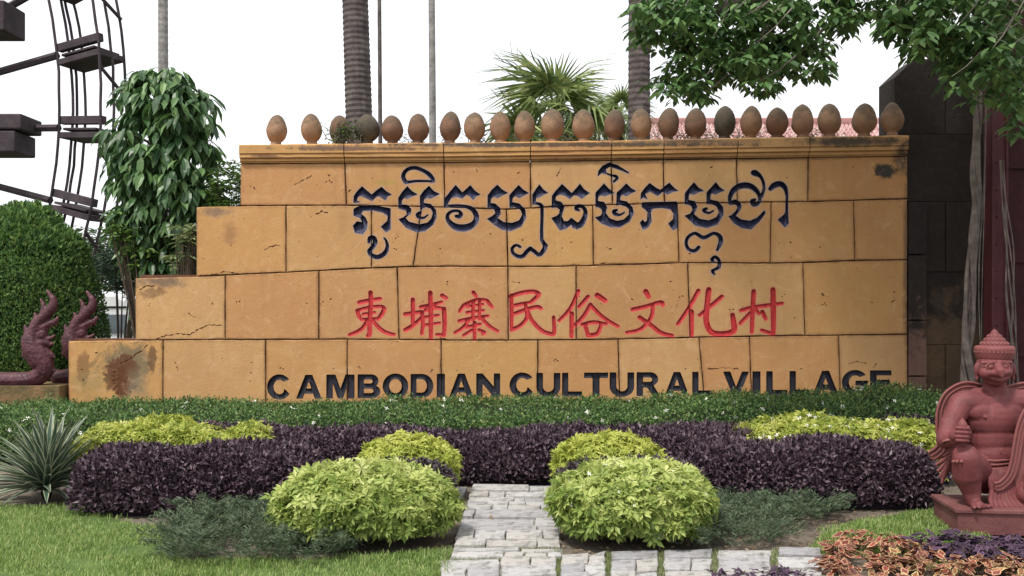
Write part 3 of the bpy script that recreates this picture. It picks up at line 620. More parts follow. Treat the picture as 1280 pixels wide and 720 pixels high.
def block(corners, thick=TH, bev=.7, depth0=0.0):
    """corners px (clockwise from top-left). front face carved by the fields; local frame of the wall"""
    xs_ = [c[0] for c in corners]; ys_ = [c[1] for c in corners]
    bb = (min(xs_)-1, max(xs_)+1, min(ys_)-1, max(ys_)+1)
    verts = []; vid = {}; edges = []
    def av(k, x, y):
        if k not in vid: vid[k] = len(verts); verts.append(Vector((x, y)))
        return vid[k]
    # wavering outline
    out = []
    nC = len(corners)
    for i in range(nC):
        a, b = corners[i], corners[(i+1) % nC]; k = max(2, int(math.hypot(b[0]-a[0], b[1]-a[1])/9))
        for j in range(k):
            x = a[0]+(b[0]-a[0])*j/k; y = a[1]+(b[1]-a[1])*j/k
            if j: x += random.uniform(-.28, .28); y += random.uniform(-.28, .28)
            out.append((x, y))
    cx, cy = sum(xs_)/nC, sum(ys_)/nC
    def inset(p, d):
        return (p[0]+(d if p[0] < cx else -d)*(1 if min(abs(p[0]-min(xs_)), abs(p[0]-max(xs_))) < 9 else 0)*1.0,
                p[1]+(d if p[1] < cy else -d)*(1 if (abs(p[1]-min(ys_)) < 9 or abs(p[1]-max(ys_)) < 9) else 0))
    # inset outline by true polygon offset
    m = len(out); inn = []
    for i in range(m):
        p0, p1, p2 = Vector(out[i-1]), Vector(out[i]), Vector(out[(i+1) % m])
        n1 = Vector((-(p1-p0).y, (p1-p0).x)).normalized(); n2 = Vector((-(p2-p1).y, (p2-p1).x)).normalized()
        nn = (n1+n2); nn = nn/max(nn.length_squared, .3)*2 if nn.length > 0 else n1
        inn.append(p1+nn*bev*random.uniform(.75, 1.25) if random.random() > .14 else p1+nn*bev*random.uniform(1.6, 3.6))
    oi_ = [av(('o', i), *p) for i, p in enumerate(out)]; ii_ = [av(('i', i), p.x, p.y) for i, p in enumerate(inn)]
    cX, cY = (min(xs_)+max(xs_))/2, (min(ys_)+max(ys_))/2; hX, hY = (max(xs_)-min(xs_))/2, (max(ys_)-min(ys_))/2
    gi_ = [av(('g', i), cX+(p[0]-cX)*(1-4.5/hX), cY+(p[1]-cY)*(1-4.5/hY)) for i, p in enumerate(out)]
    for i in range(m): edges += [(oi_[i], oi_[(i+1) % m]), (ii_[i], ii_[(i+1) % m]), (gi_[i], gi_[(i+1) % m])]
    for s_ in SEG:
        cls, k0, x0, y0, k1, x1, y1 = s_
        if bb[0] < x0 < bb[1] and bb[2] < y0 < bb[3] or bb[0] < x1 < bb[1] and bb[2] < y1 < bb[3]:
            a = av((cls,)+k0, x0, y0); b = av((cls,)+k1, x1, y1)
            if a != b: edges.append((a, b))
    ex_ = EXTRA[(EXTRA[:, 0] > bb[0]+2) & (EXTRA[:, 0] < bb[1]-2) & (EXTRA[:, 1] > bb[2]+2) & (EXTRA[:, 1] < bb[3]-2)]
    for q_ in ex_: verts.append(Vector((float(q_[0]), float(q_[1]))))
    V2, E2, F2, _, _, _ = delaunay_2d_cdt(verts, edges, [], 0, 1e-4)
    V2 = np.array([(v.x, v.y) for v in V2]); F2 = np.array([f for f in F2 if len(f) == 3])
    cen = V2[F2].mean(1); keep = poly_in(cen[:, 0], cen[:, 1], out); F2 = F2[keep]; cen = cen[keep]
    fv = {c: samp(FLD[c], V2[:, 0], V2[:, 1]) for c in FLD}; fc = {c: samp(FLD[c], cen[:, 0], cen[:, 1]) for c in FLD}
    dep = np.zeros(len(V2))
    for c, (dd, wd) in DEP.items():
        dep = np.maximum(dep, dd*sstep(-fv[c]/wd) if c == 'pit' else samp(SLOPE[c], V2[:, 0], V2[:, 1])*np.clip(-fv[c]/.35, 0, 1))
    # chamfered rim
    O = np.array(out); A_ = O; B_ = np.roll(O, -1, 0); dmin = np.full(len(V2), 9.0)
    for a, b in zip(A_, B_):
        d = b-a; t_ = np.clip(((V2-a)@d)/(d@d+1e-9), 0, 1); dmin = np.minimum(dmin, np.hypot(*(V2-a-t_[:, None]*d).T))
    dep = np.maximum(dep, .010*np.clip(1-dmin/(bev*.9), 0, 1))
    mi = np.zeros(len(F2), int)
    mi[fc['pit'] < -.0] = 4
    for k, c in ((1, 'blue'), (2, 'red'), (3, 'black')): mi[fc[c] < 0] = k
    W3 = np.stack([(V2[:, 0]-640)*K, dep+depth0, EYE+(HZ-V2[:, 1])*K], 1)
    # boundary -> sides
    cnt = {}
    for f in F2:
        for a, b in ((f[0], f[1]), (f[1], f[2]), (f[2], f[0])):
            cnt[(a, b)] = cnt.get((a, b), 0)+1
    bnd = [e for e in cnt if (e[1], e[0]) not in cnt]
    used = sorted({i for f in F2 for i in f}); bv = sorted({i for e in bnd for i in e}); off = len(W3); bmap = {i: off+k for k, i in enumerate(bv)}
    Bk = W3[bv].copy(); Bk[:, 1] = thick+depth0
    Vall = np.vstack([W3, Bk]); tri = [tuple(f) for f in F2]; mt = list(mi)
    for a, b in bnd: tri += [(b, a, bmap[a]), (b, bmap[a], bmap[b])]; mt += [0, 0]
    at = {'blue': ('POINT', np.concatenate([np.clip(1-fv['blue']/2.2, 0, 1), np.zeros(len(bv))])), 'red': ('POINT', np.concatenate([np.clip(1-fv['red']/2.6, 0, 1), np.zeros(len(bv))])),
          'edge': ('POINT', np.concatenate([np.clip(1-dmin/4.0, 0, 1), np.ones(len(bv))]))}
    # drop unused verts
    rem = -np.ones(len(Vall), int); us = np.unique(np.array(tri)); rem[us] = np.arange(len(us)); tri = rem[np.array(tri)]
    at = {k: (d, v[us]) for k, (d, v) in at.items()}
    me = np_mesh('stone_block', Vall[us], tri, 3, at, mt)
    bm_ = bmesh.new(); bm_.from_mesh(me); bmesh.ops.recalc_face_normals(bm_, faces=bm_.faces)
    mid = [f for f in bm_.faces if abs(f.normal.y) > .9]
    if mid and sum(f.normal.y*f.calc_area() for f in mid) > 0: bmesh.ops.reverse_faces(bm_, faces=bm_.faces)
    bm_.to_mesh(me); bm_.free()
    return me
def tb(j): return j if isinstance(j, tuple) else (j, j)
g_ = .55
for ci, (yt, yb, js) in enumerate(COURSES):
    for a, b in zip(js, js[1:]):
        (at_, ab_), (bt_, bb_) = tb(a), tb(b)
        top = [(x, yt(x)+g_) for x in np.linspace(at_+g_, bt_-g_, 4)]; bot = [(x, yb(x)-g_) for x in np.linspace(bb_-g_, ab_+g_, 4)]
        d0 = random.uniform(-.003, .005)
        me = block(top+bot, depth0=d0)
        o = bpy.data.objects.new('stone_block', me); COL.objects.link(o); o.parent = wall
        for m in (WALL, BLUE, REDP, BLACKP, CRACK): me.materials.append(m)
# dark mortar core behind the joints (stepped like the wall)
bm = bmesh.new()
for x0, x1, yt, yb in ((301, 1134, 206, 257), (246, 1134, 257, 343), (170, 1134, 343, 424), (87, 1134, 424, 544)):
    add_box(bm, (((x0+x1)/2-640)*K, .31, EYE+(HZ-(yt+yb)/2)*K), ((x1-x0)*K-.02, .36, (yb-yt)*K-.004))
link('mortar', bm_mesh('mortar', bm), simple('joint_mortar', [(.3, (.09, .04, .025)), (.7, (.16, .075, .04))], 10), wall)
# moulded coping stones
js = [300, 431, 555, 663, 764, 829, 921, 1010.5, 1134]
for a, b in zip(js, js[1:]):
    # profile (y out = negative, z px from top)
    prof = [(.50, 0), (-.055, 0), (-.07, 1.5), (-.07, 12), (-.05, 13.2), (-.058, 14.5), (-.058, 17.5), (-.022, 18.6), (-.03, 20), (-.03, 22), (-.005, 23.4), (-.005, 24.2), (.50, 24.2)]
    bm = bmesh.new(); nseg = max(4, int((b-a)/14)); rings = []
    for k in range(nseg+1):
        x = a+.6+(b-a-1.2)*k/nseg; y0 = Y[0](x)
        sc = (Y[1](x)-y0-.5)/24.2
        rings.append([bm.verts.new(((x-640)*K, p+random.uniform(-.003, .003)*(p < .4), EYE+(HZ-(y0+q*sc+(random.uniform(-.3, .5) if q == 0 else 0)))*K)) for p, q in prof])
    for r0_, r1_ in zip(rings, rings[1:]):
        for k in range(len(prof)): bm.faces.new((r0_[k], r0_[(k+1) % len(prof)], r1_[(k+1) % len(prof)], r1_[k]))
    bm.faces.new(rings[0]); bm.faces.new(rings[-1][::-1])
    link('coping_stone', bm_mesh('coping_stone', bm), WALL, wall)
# egg finials
EGG = [(345, 142, 13), (390, 142, 13), (425, 144, 12.5), (458, 141, 15), (491, 143, 13), (523, 142, 13), (562, 140, 13.2), (593, 139, 13.2), (626, 140, 13), (656, 138, 13.5), (690, 136, 14.5), (730, 137, 13.8), (767, 137, 13.2), (802, 135, 13.2), (835, 134, 13.2), (869, 134, 13.2),
       (905, 133, 13.5), (938, 132.5, 13.4), (971, 132.5, 13.2), (1004, 131, 13.2), (1037, 130.5, 13.4), (1080, 129, 14), (1113, 128.5, 13.5)]
def egg_mat(name, a, b, c):
    m, n = new_mat(name); t = N(n, 'ShaderNodeTexCoord').outputs['Object']
    col = ramp(n, noise(n, t, 5, 7, .65), [(.3, a), (.55, b), (.78, c)])
    sx = N(n, 'ShaderNodeSeparateXYZ'); L(n, t, sx.inputs[0])
    v = math_(n, 'ADD', math_(n, 'MULTIPLY', sx.outputs[2], 2.4), math_(n, 'MULTIPLY', math_(n, 'SUBTRACT', noise(n, t, 9, 8, .75), .5), 1.5))
    col = mixc(n, ramp(n, v, [(.55, 0), (.95, .8)]), col, (.085, .07, .05))
    col = mixc(n, ramp(n, noise(n, t, 30, 7, .8), [(.56, 0), (.68, .75)]), col, (.10, .075, .055))
    finish(n, col, .85, noise(n, t, 35, 8, .7), .02, .6); return m
EM = [egg_mat('terracotta', (.22, .13, .08), (.31, .185, .11), (.37, .235, .145)), egg_mat('grimy_terracotta', (.10, .065, .045), (.19, .10, .06), (.25, .14, .08)), egg_mat('mossy_terracotta', (.045, .04, .032), (.08, .065, .045), (.13, .10, .065))]
for i, (ex, ey, er) in enumerate(EGG):
    zb = EYE+(HZ-Y[0](min(ex, 1133))-1.2)*K*(12.22/12); zt = EYE+(HZ-ey)*K*(12.22/12); H = zt-zb; r = er*K*1.02
    prof = [(r*.58, -.01), (r*.56, .05*H), (r*.50, .09*H), (r*.50, .13*H), (r*.66, .17*H), (r*.87, .26*H), (r*.98, .37*H), (r*1.02, .47*H), (r*.99, .58*H), (r*.89, .72*H), (r*.71, .84*H), (r*.48, .93*H), (r*.24, .98*H), (r*.08, H)]
    bm = bmesh.new(); ph = random.uniform(0, 6); ybk = .22 if i < 22 else .16
    add_lathe(bm, [(a*(1+.02*math.sin(ph+b*20)), b) for a, b in prof], (0, 0, 0), 22)
    for v in bm.verts: v.co += Vector((1, 1, .4))*.012*mnoise.noise(v.co*9+Vector((i*7, 0, 0)))
    o = link('egg_finial', bm_mesh('egg_finial', bm), EM[2] if i in (3, 16) else EM[1] if i in (2, 4, 5, 6, 14, 15, 12, 18) else EM[0], wall, ((ex-640)*K*1.018, ybk, zb), smooth=True)
    o.rotation_euler = (random.uniform(-.05, .05), random.uniform(-.05, .05), random.uniform(0, 6)); zs_ = random.uniform(.95, 1.03); o.scale = (random.uniform(.95, 1.04),)*2+(zs_,)
# low stone ledge carrying the serpents, left of the wall
MOSSY = simple('mossy_ledge_stone', [(.3, (.07, .065, .03)), (.5, (.16, .11, .05)), (.7, (.26, .15, .075))], 4, .9, .02, 25)
ledge = empty('stone_ledge', (0, 11.9, 0), 'low ochre stone ledge under the serpent heads, left of the stepped wall', 'ledge')
for a, b in ((-330, -210), (-208, -90), (-88, 0), (2, 81.5)):
    bm = bmesh.new(); zt = EYE+(HZ-479)*K
    add_box(bm, (((a+b)/2-640)*K, .3, zt/2-.02), ((b-a)*K-.008, .7, zt), bevel=.008)
    link('stone_block', bm_mesh('stone_block', bm), MOSSY, ledge)
# ================================================================ VEGETATION: hedges and mounds
SOILDARK = simple('twigs', [(.3, (.05, .038, .03)), (.7, (.12, .09, .065))], 20, .9)
def shell_hedge(name, label, cat, x0, x1, y0, y1, ztop, n, Lr, Wr, mat, core_col, seed, tmpl=None, ex=.5, bump=.05, bs=2.2, group=None, flowers=0, fmat=None, tilt=.5, ragged=.04, upb=.35, front_only=.78):
    """clipped hedge: superelliptic shell of small leaves over a dark inner mass. ztop: number or function(x)->z"""
    r = np.random.default_rng(seed); cxm = (x0+x1)/2
    root = empty(name, (cxm, (y0+y1)/2, 0), label, cat, group)
    zt = ztop if callable(ztop) else (lambda x: ztop+0*x)
    def surf(u, a, s=1.0):
        """u in [0,1] along x, a in [0,pi] around section from front-bottom over the top to the back"""
        x = x0+(x1-x0)*u; e = np.minimum(np.minimum(u, 1-u)*(x1-x0)/.28, 1.0); e = (1-(1-e)**2.2)**.5
        c, s_ = np.cos(a), np.sin(a)
        yy = -np.sign(c)*np.abs(c)**ex; zz = np.abs(s_)**ex
        hy = (y1-y0)/2*(.35+.65*e); H = zt(x)*(.55+.45*e)
        y = (y0+y1)/2+yy*hy*s; z = zz*H*s
        nx = np.where(u*(x1-x0) < .28, -(1-e), np.where((1-u)*(x1-x0) < .28, 1-e, 0))*1.6
        nrm_ = norm(np.stack([nx, -c*1.0, s_*1.0+.05], 1))
        b = bump*fbm(x, y, z, bs, seed)+bump*.5*fbm(x, y, z, bs*3, seed+1)
        return np.stack([x, y, z], 1)+nrm_*b[:, None], nrm_
    u = r.random(n); a = np.arccos(np.clip(1-2*r.random(n)**1.0, -1, 1)); 
    a = np.where(r.random(n) < front_only, r.uniform(0.02, 2.2, n), r.uniform(2.2, 3.12, n))
    pos, nr = surf(u, a)
    depth = r.random(n)**1.5*.10-ragged*r.random(n)**4
    pos = pos-nr*depth[:, None]; pos[:, 2] = np.maximum(pos[:, 2], .01)
    d = norm(nr*.6+r.normal(size=(n, 3))*.75+np.array([0, 0, upb])); nn = norm(nr+r.normal(size=(n, 3))*tilt+np.array([0, 0, .5]))
    if tmpl is not None and len(tmpl[0]) > 8: nn, d = norm(nr*.7+np.array([0, 0, .6])+r.normal(size=(n, 3))*.35), norm(r.normal(size=(n, 3)))
    pos -= np.array([cxm, (y0+y1)/2, 0])
    ls = r.uniform(*Lr, n); ws = ls if (tmpl is not None and len(tmpl[0]) > 8) else r.uniform(*Wr, n)
    link('foliage', scatter('foliage', tmpl or T_diamond(), pos, d, nn, ls, ws, r.random(n)), mat, root, kind='stuff')
    # inner mass
    nu, na = max(8, int((x1-x0)/.12)), 14
    U, A = np.meshgrid(np.linspace(0, 1, nu), np.linspace(.0, math.pi, na), indexing='ij')
    q, nn2 = surf(U.ravel(), A.ravel()); q = q-nn2*.075; q[:, 2] = np.maximum(q[:, 2], .0)
    q -= np.array([cxm, (y0+y1)/2, 0])
    Fq = [(i*na+j, (i+1)*na+j, (i+1)*na+j+1, i*na+j+1) for i in range(nu-1) for j in range(na-1)]
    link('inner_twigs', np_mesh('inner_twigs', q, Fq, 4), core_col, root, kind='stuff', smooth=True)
    if flowers:
        fu = r.random(flowers); fa = r.uniform(.5, 2.1, flowers); fp, fn = surf(fu, fa); fp = fp+fn*.02-np.array([cxm, (y0+y1)/2, 0])
        link('white_flowers', scatter('white_flowers', T_rosette(5, .1, 3), fp, norm(r.normal(size=(flowers, 3))), norm(fn+r.normal(size=(flowers, 3))*.4+np.array([0, -.5, .3])), r.uniform(.018, .032, flowers), .05*0+r.uniform(.03, .045, flowers)),
             FLOWER, root, kind='stuff')
    return root
FLOWER = simple('white_petals', [(.4, (.78, .78, .74)), (.6, (.85, .84, .76))], 5, .6, 0)
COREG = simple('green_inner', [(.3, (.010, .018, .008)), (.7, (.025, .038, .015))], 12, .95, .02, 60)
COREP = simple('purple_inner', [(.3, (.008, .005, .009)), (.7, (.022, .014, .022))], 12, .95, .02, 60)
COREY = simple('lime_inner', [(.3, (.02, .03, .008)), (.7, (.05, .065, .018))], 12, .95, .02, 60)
GREEN = leafmat('clipped_green_leaves', [(.1, (.028, .065, .022)), (.4, (.06, .13, .038)), (.65, (.13, .23, .06)), (.9, (.27, .32, .12))], .5, .3, patch=2.0)
PURPLE = leafmat('dark_purple_leaves', [(.1, (.016, .009, .016)), (.36, (.048, .028, .042)), (.64, (.105, .065, .088)), (.86, (.19, .135, .155)), (.97, (.25, .23, .18))], .5, .08, .35, patch=3.2)
PURPLE_G = leafmat('greyish_purple_leaves', [(.1, (.03, .028, .026)), (.45, (.07, .05, .06)), (.75, (.12, .095, .10)), (.93, (.19, .17, .15))], .5, .1, .35, patch=1.6)
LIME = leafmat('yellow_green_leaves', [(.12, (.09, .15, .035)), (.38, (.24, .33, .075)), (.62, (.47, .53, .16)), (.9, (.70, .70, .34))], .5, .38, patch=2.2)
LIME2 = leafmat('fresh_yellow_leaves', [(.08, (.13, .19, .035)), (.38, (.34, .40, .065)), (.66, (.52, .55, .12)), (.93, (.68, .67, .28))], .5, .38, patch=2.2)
JUNI = leafmat('grey_green_needles', [(.1, (.05, .08, .045)), (.5, (.105, .15, .085)), (.85, (.19, .23, .14)), (.97, (.28, .28, .19))], .7, .15, patch=1.5)
# back row, clipped green, with fallen flowers
xw = lambda px, D: (px-640)/F*D
def gtop(x):
    p = 640+x/10.9*F
    return EYE-(np.interp(p, [-400, 0, 300, 560, 760, 860, 960, 1040, 1090, 1150, 1180], [501, 502, 501, 498, 498, 493, 492, 486, 480, 486, 508])-HZ)*10.9/F+.014*np.sin(x*3.1)+.014*np.sin(x*7.7)-.015
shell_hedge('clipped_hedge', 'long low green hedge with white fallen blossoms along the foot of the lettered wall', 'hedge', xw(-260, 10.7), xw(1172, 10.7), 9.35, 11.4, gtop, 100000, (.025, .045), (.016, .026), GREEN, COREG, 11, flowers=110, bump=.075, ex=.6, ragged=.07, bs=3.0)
# purple hedges
PK = dict(Lr=(.035, .06), Wr=(.018, .03), mat=PURPLE, core_col=COREP, bump=.05, ex=.55)
shell_hedge('purple_hedge', 'longest dark purple hedge, behind the lime shrubs and closing the end of the stone path', 'hedge', xw(205, 9), xw(1168, 9), 8.25, 9.2,
            lambda x: .41+.05*np.interp(x, [-3.4, -2, 0, 2, 4], [.2, .5, .0, .3, .9])+.02*np.sin(x*4), 72000, seed=12, group='dark purple hedges', **PK)
shell_hedge('purple_hedge', 'dark purple-leaved hedge at the left, between the spiky agave and the left lime shrub', 'hedge', xw(103, 7.4), xw(400, 7.4), 7.0, 7.85, lambda x: .45+.02*np.sin(x*5), 30000, seed=13, group='dark purple hedges', **PK)
shell_hedge('purple_hedge', 'dark purple-leaved hedge at the right, between the right lime shrub and the kneeling statue', 'hedge', xw(862, 7.5), xw(1172, 7.5), 7.25, 8.1, lambda x: .47+.02*np.sin(x*5+1), 32000, seed=14, group='dark purple hedges', **PK)
shell_hedge('purple_hedge', 'dark purple planting beyond the white-flecked lime hedge, beside the pier foot', 'hedge', xw(1040, 9.6), xw(1205, 9.6), 9.3, 10.0, .44, 9000, seed=15, group='dark purple hedges', **PK)
PG = dict(PK); PG['mat'] = PURPLE_G
shell_hedge('purple_hedge', 'thin grey-purple strip squeezed between the two lime shrubs left of the path', 'hedge', xw(395, 7.1), xw(568, 7.1), 6.95, 7.25, .40, 6000, seed=16, group='dark purple hedges', **PG)
shell_hedge('purple_hedge', 'thin grey-purple strip squeezed between the two lime shrubs right of the path', 'hedge', xw(692, 7.1), xw(880, 7.1), 6.95, 7.25, .40, 6000, seed=17, group='dark purple hedges', **PG)
# lime hedges
ros = T_rosette(6, .22, 5)
LK = dict(Lr=(.04, .066), Wr=(1, 1), core_col=COREY, tmpl=ros, bump=.09, bs=3.5, ex=.6)
shell_hedge('lime_hedge', 'long low yellow-green strip behind the left purple hedge, beside the agave', 'hedge', xw(100, 8.2), xw(330, 8.2), 7.85, 8.75, lambda x: .54+.045*np.sin(x*6+2), 7500, mat=LIME2, seed=21, group='lime hedges', **LK)
shell_hedge('lime_hedge', 'long low yellow-green strip flecked with white blossoms behind the right purple hedge', 'hedge', xw(920, 8.5), xw(1168, 8.5), 8.15, 8.95, lambda x: .54+.03*np.sin(x*5), 7500, mat=LIME2, seed=22, group='lime hedges', flowers=75, **LK)
def mound(label, px, D, hw, hd, ht, n, seed, mat, flowers=0, zb=.02, lr=(.045, .085)):
    r = np.random.default_rng(seed); x = xw(px, D); root = empty('lime_shrub', (x, D, 0), label, 'shrub', 'round lime shrubs')
    def surf(th, ph, jit=True):
        """ph azimuth, th from 0 (top) to pi/2+ (underside)"""
        sx, sy, sz = np.sin(th)*np.cos(ph), np.sin(th)*np.sin(ph), np.cos(th)
        zc = zb+(ht-zb)*.50; R = np.where(sz > 0, ht-zc, zc-zb)
        b = 1+.10*fbm(sx*2, sy*2, sz*2, 2.2, seed)+.14*fbm(sx*2, sy*2, sz*3, 6.5, seed+1)
        e = .93
        k = (np.abs(sx)**(2/e)+np.abs(sy)**(2/e)+1e-9)**(-e/2)*np.hypot(sx, sy)
        p = np.stack([sx*k*hw*b, sy*k*hd*b, zc+np.sign(sz)*np.where(sz > 0, np.abs(sz), np.abs(sz)**.85)*R*b], 1); return p, norm(np.stack([sx, sy, sz*1.1], 1))
    th = np.arccos(1-r.random(n)*1.55); ph = r.uniform(0, 2*math.pi, n)
    p, nr = surf(th, ph); p -= nr*(r.random(n)**1.4*.15-.02)[:, None]
    up = norm(nr*.55+np.array([0, 0, .75])+r.normal(size=(n, 3))*.36)
    ls = r.uniform(*lr, n)
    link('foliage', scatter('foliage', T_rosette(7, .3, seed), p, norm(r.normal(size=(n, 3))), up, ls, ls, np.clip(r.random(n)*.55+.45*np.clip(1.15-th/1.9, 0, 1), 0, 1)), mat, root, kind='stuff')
    U, A = np.meshgrid(np.linspace(0.01, 2.3, 14), np.linspace(0, 2*math.pi, 28), indexing='ij')
    q, nn = surf(U.ravel(), A.ravel()); q = q-nn*.13
    Fq = [(i*28+j, (i+1)*28+j, (i+1)*28+j+1, i*28+j+1) for i in range(13) for j in range(27)]
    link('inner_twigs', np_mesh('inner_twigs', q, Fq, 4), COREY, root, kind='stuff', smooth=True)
    for k in range(22):
        bm = bmesh.new(); a = random.uniform(0, 6.28); b = random.uniform(.3, .85)
        add_tube(bm, [(.35*b*hw*math.cos(a), .35*b*hd*math.sin(a), 0), (.6*b*hw*math.cos(a), .6*b*hd*math.sin(a), .1), (.8*b*hw*math.cos(a+.1), .8*b*hd*math.sin(a+.1), .26)], [.007, .006, .004], 5)
        link('stem', bm_mesh('stem', bm), SOILDARK, root)
    if flowers:
        fp, fn = surf(np.arccos(1-r.random(flowers)*.9), r.uniform(math.pi, 2*math.pi, flowers))
        link('white_flowers', scatter('white_flowers', T_rosette(5, .1, 3), fp+fn*.02, norm(r.normal(size=(flowers, 3))), norm(fn+r.normal(size=(flowers, 3))*.3), r.uniform(.015, .024, flowers), r.uniform(.02, .03, flowers)), FLOWER, root, kind='stuff')
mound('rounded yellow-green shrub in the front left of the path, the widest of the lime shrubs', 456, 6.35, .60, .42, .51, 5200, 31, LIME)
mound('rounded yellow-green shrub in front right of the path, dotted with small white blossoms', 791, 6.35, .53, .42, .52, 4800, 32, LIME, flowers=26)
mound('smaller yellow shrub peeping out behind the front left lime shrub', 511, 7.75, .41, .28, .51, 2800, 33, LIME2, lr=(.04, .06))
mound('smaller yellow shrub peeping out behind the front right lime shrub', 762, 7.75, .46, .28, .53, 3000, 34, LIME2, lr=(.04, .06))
# feathery grey-green ground cover
def juniper(label, poly, n, hmax, seed):
    r = np.random.default_rng(seed); g = [G(*p) for p in poly]; pl_ = [(v.x, v.y) for v in g]
    xs_ = [p[0] for p in pl_]; ys_ = [p[1] for p in pl_]; c0 = np.array([sum(xs_)/len(xs_), sum(ys_)/len(ys_), 0])
    nb = 420; X = r.uniform(min(xs_), max(xs_), nb*3); Yy = r.uniform(min(ys_), max(ys_), nb*3); k = poly_in(X, Yy, pl_); X = X[k][:nb]; Yy = Yy[k][:nb]; nb = len(X)
    root = empty('juniper_mat', tuple(c0), label, 'ground cover plant', 'feathery ground cover mats')
    P_, D_ = [], []
    per = n//nb
    for i in range(nb):
        a = r.uniform(0, 6.28); Ls = r.uniform(.14, .3); h0 = hmax*(.35+.65*r.random()); t_ = r.random(per)
        bx, by = math.cos(a), math.sin(a)
        p = np.stack([X[i]+bx*Ls*t_, Yy[i]+by*Ls*t_, .03+h0*np.sin(t_*1.9)*.9+.0*t_], 1)+r.normal(size=(per, 3))*.012
        P_.append(p); sd_ = r.choice([-1, 1], per)
        D_.append(np.stack([bx*.7-by*sd_*.8, by*.7+bx*sd_*.8, .35+.4*r.random(per)], 1))
    p = np.vstack(P_)-c0; d = np.vstack(D_); p[:, 2] = np.maximum(p[:, 2], .01)
    link('foliage', scatter('foliage', T_diamond(.1), p, d, norm(r.normal(size=p.shape)*.5+np.array([0, 0, 1])), r.uniform(.025, .05, len(p)), r.uniform(.004, .009, len(p))), JUNI, root, kind='stuff')
juniper('feathery grey-green ground cover in front of the left purple hedge', [(205, 668), (222, 652), (300, 640), (372, 640), (420, 665), (470, 688), (420, 705), (300, 708), (212, 706)], 30000, .17, 41)
juniper('feathery grey-green ground cover right of the right lime shrub', [(850, 660), (880, 630), (960, 624), (1058, 628), (1062, 640), (990, 662), (960, 684), (900, 690), (840, 690)], 26000, .17, 42)
# small purple cover at the bottom edge
# ---------------------------------------------------------------- agave
AG = None
def agave_mat():
    m, n = new_mat('striped_agave'); a = N(n, 'ShaderNodeAttribute', attribute_name='side').outputs['Fac']; oi = N(n, 'ShaderNodeObjectInfo').outputs['Random']
    c = ramp(n, a, [(.0, (.045, .085, .055)), (.62, (.06, .11, .07)), (.74, (.42, .45, .30)), (1, (.50, .52, .36))])
    c = mixc(n, ramp(n, oi, [(0, 0), (1, .35)]), c, (.10, .11, .10)); finish(n, c, .45, transl=.1, spec=.4); return m
AG = agave_mat()
ag = empty('agave', tuple(G(58, 622)), 'spiky striped agave with stiff narrow grey-green leaves at the left edge beside the purple hedge', 'agave')
def agave_leaf(Ln, W):
    V = []; A = []; k = 7
    for i in range(k+1):
        t = i/k; w_ = W*(.75+.5*math.sin(min(t*2.6, 1.57)))*(1-t**2.2)*.55+.0008
        z = .06*Ln*math.sin(t*3.1)-.05*Ln*t*t
        for s, h, a_ in ((-1, .012, 1.0), (-.55, .002, .55), (0, -.004, 0), (.55, .002, .55), (1, .012, 1.0)): V.append((t*Ln, s*w_, z+h*(1-t))); A.append(a_)
    Fq = [(i*5+j, (i+1)*5+j, (i+1)*5+j+1, i*5+j+1) for i in range(k) for j in range(4)]
    return np_mesh('agave_leaf', V, Fq, 4, {'side': ('POINT', A)})
alv = [agave_leaf(l, .046) for l in (.60, .55, .5)]
for me in alv: me.materials.append(AG)
rr = random.Random(4); NL = 165
for i in range(NL):
    el = math.radians(84-86*(i/NL)**.85+rr.uniform(-5, 5)); az = i*2.39996+rr.uniform(-.2, .2)
    o = bpy.data.objects.new('leaf', alv[i % 3]); COL.objects.link(o); o.parent = ag
    o.location = (.03*math.cos(az), .03*math.sin(az), .07+.06*(1-i/NL)); o.rotation_euler = (rr.uniform(-.25, .25), -el, az); s_ = rr.uniform(.9, 1.16); o.scale = (s_, s_, s_)
bm = bmesh.new(); add_lathe(bm, [(.03, -.01), (.045, .04), (.03, .12), (.01, .15)], (0, 0, 0), 12); link('crown_base', bm_mesh('crown_base', bm), COREG, ag)
# ---------------------------------------------------------------- coleus & purple bedding bottom right
COL_IN = leafmat('coleus_centre', [(.1, (.18, .035, .03)), (.5, (.34, .09, .06)), (.9, (.42, .20, .12))], .5, .25); COL_OUT = leafmat('coleus_edge', [(.1, (.48, .30, .13)), (.5, (.60, .34, .20)), (.9, (.62, .50, .24))], .5, .25)
def coleus_leaf_mesh(ins, outm):
    o = []; i_ = []
    for t, w_ in ((0, .02), (.18, .20), (.40, .27), (.66, .18), (.86, .08), (1, .0)):
        o.append((t, w_))
    V = []; Fq = []; mi = []
    for t, w_ in o:
        dz = -.25*t*t+.05*math.sin(t*9)
        wi = max(0, w_-.07); ti = .06+t*.84
        V += [(t, -w_, dz+.06*w_), (ti, -wi, dz+.02), (ti, 0, dz-.03), (ti, wi, dz+.02), (t, w_, dz+.06*w_)]
    for i in range(len(o)-1):
        for j in range(4):
            Fq.append((i*5+j, (i+1)*5+j, (i+1)*5+j+1, i*5+j+1)); mi.append(1 if j in (0, 3) else 0)
    me = np_mesh('coleus_leaf', np.array(V), Fq, 4, None, mi); me.materials.append(ins); me.materials.append(outm); return me
def flatm(name, c, **k): 
    m, n = new_mat(name); oi = N(n, 'ShaderNodeObjectInfo').outputs['Random']; cc = ramp(n, oi, [(0, tuple(x*.6 for x in c)), (1, tuple(min(x*1.3, .8) for x in c))]); finish(n, cc, .5, transl=.25); return m
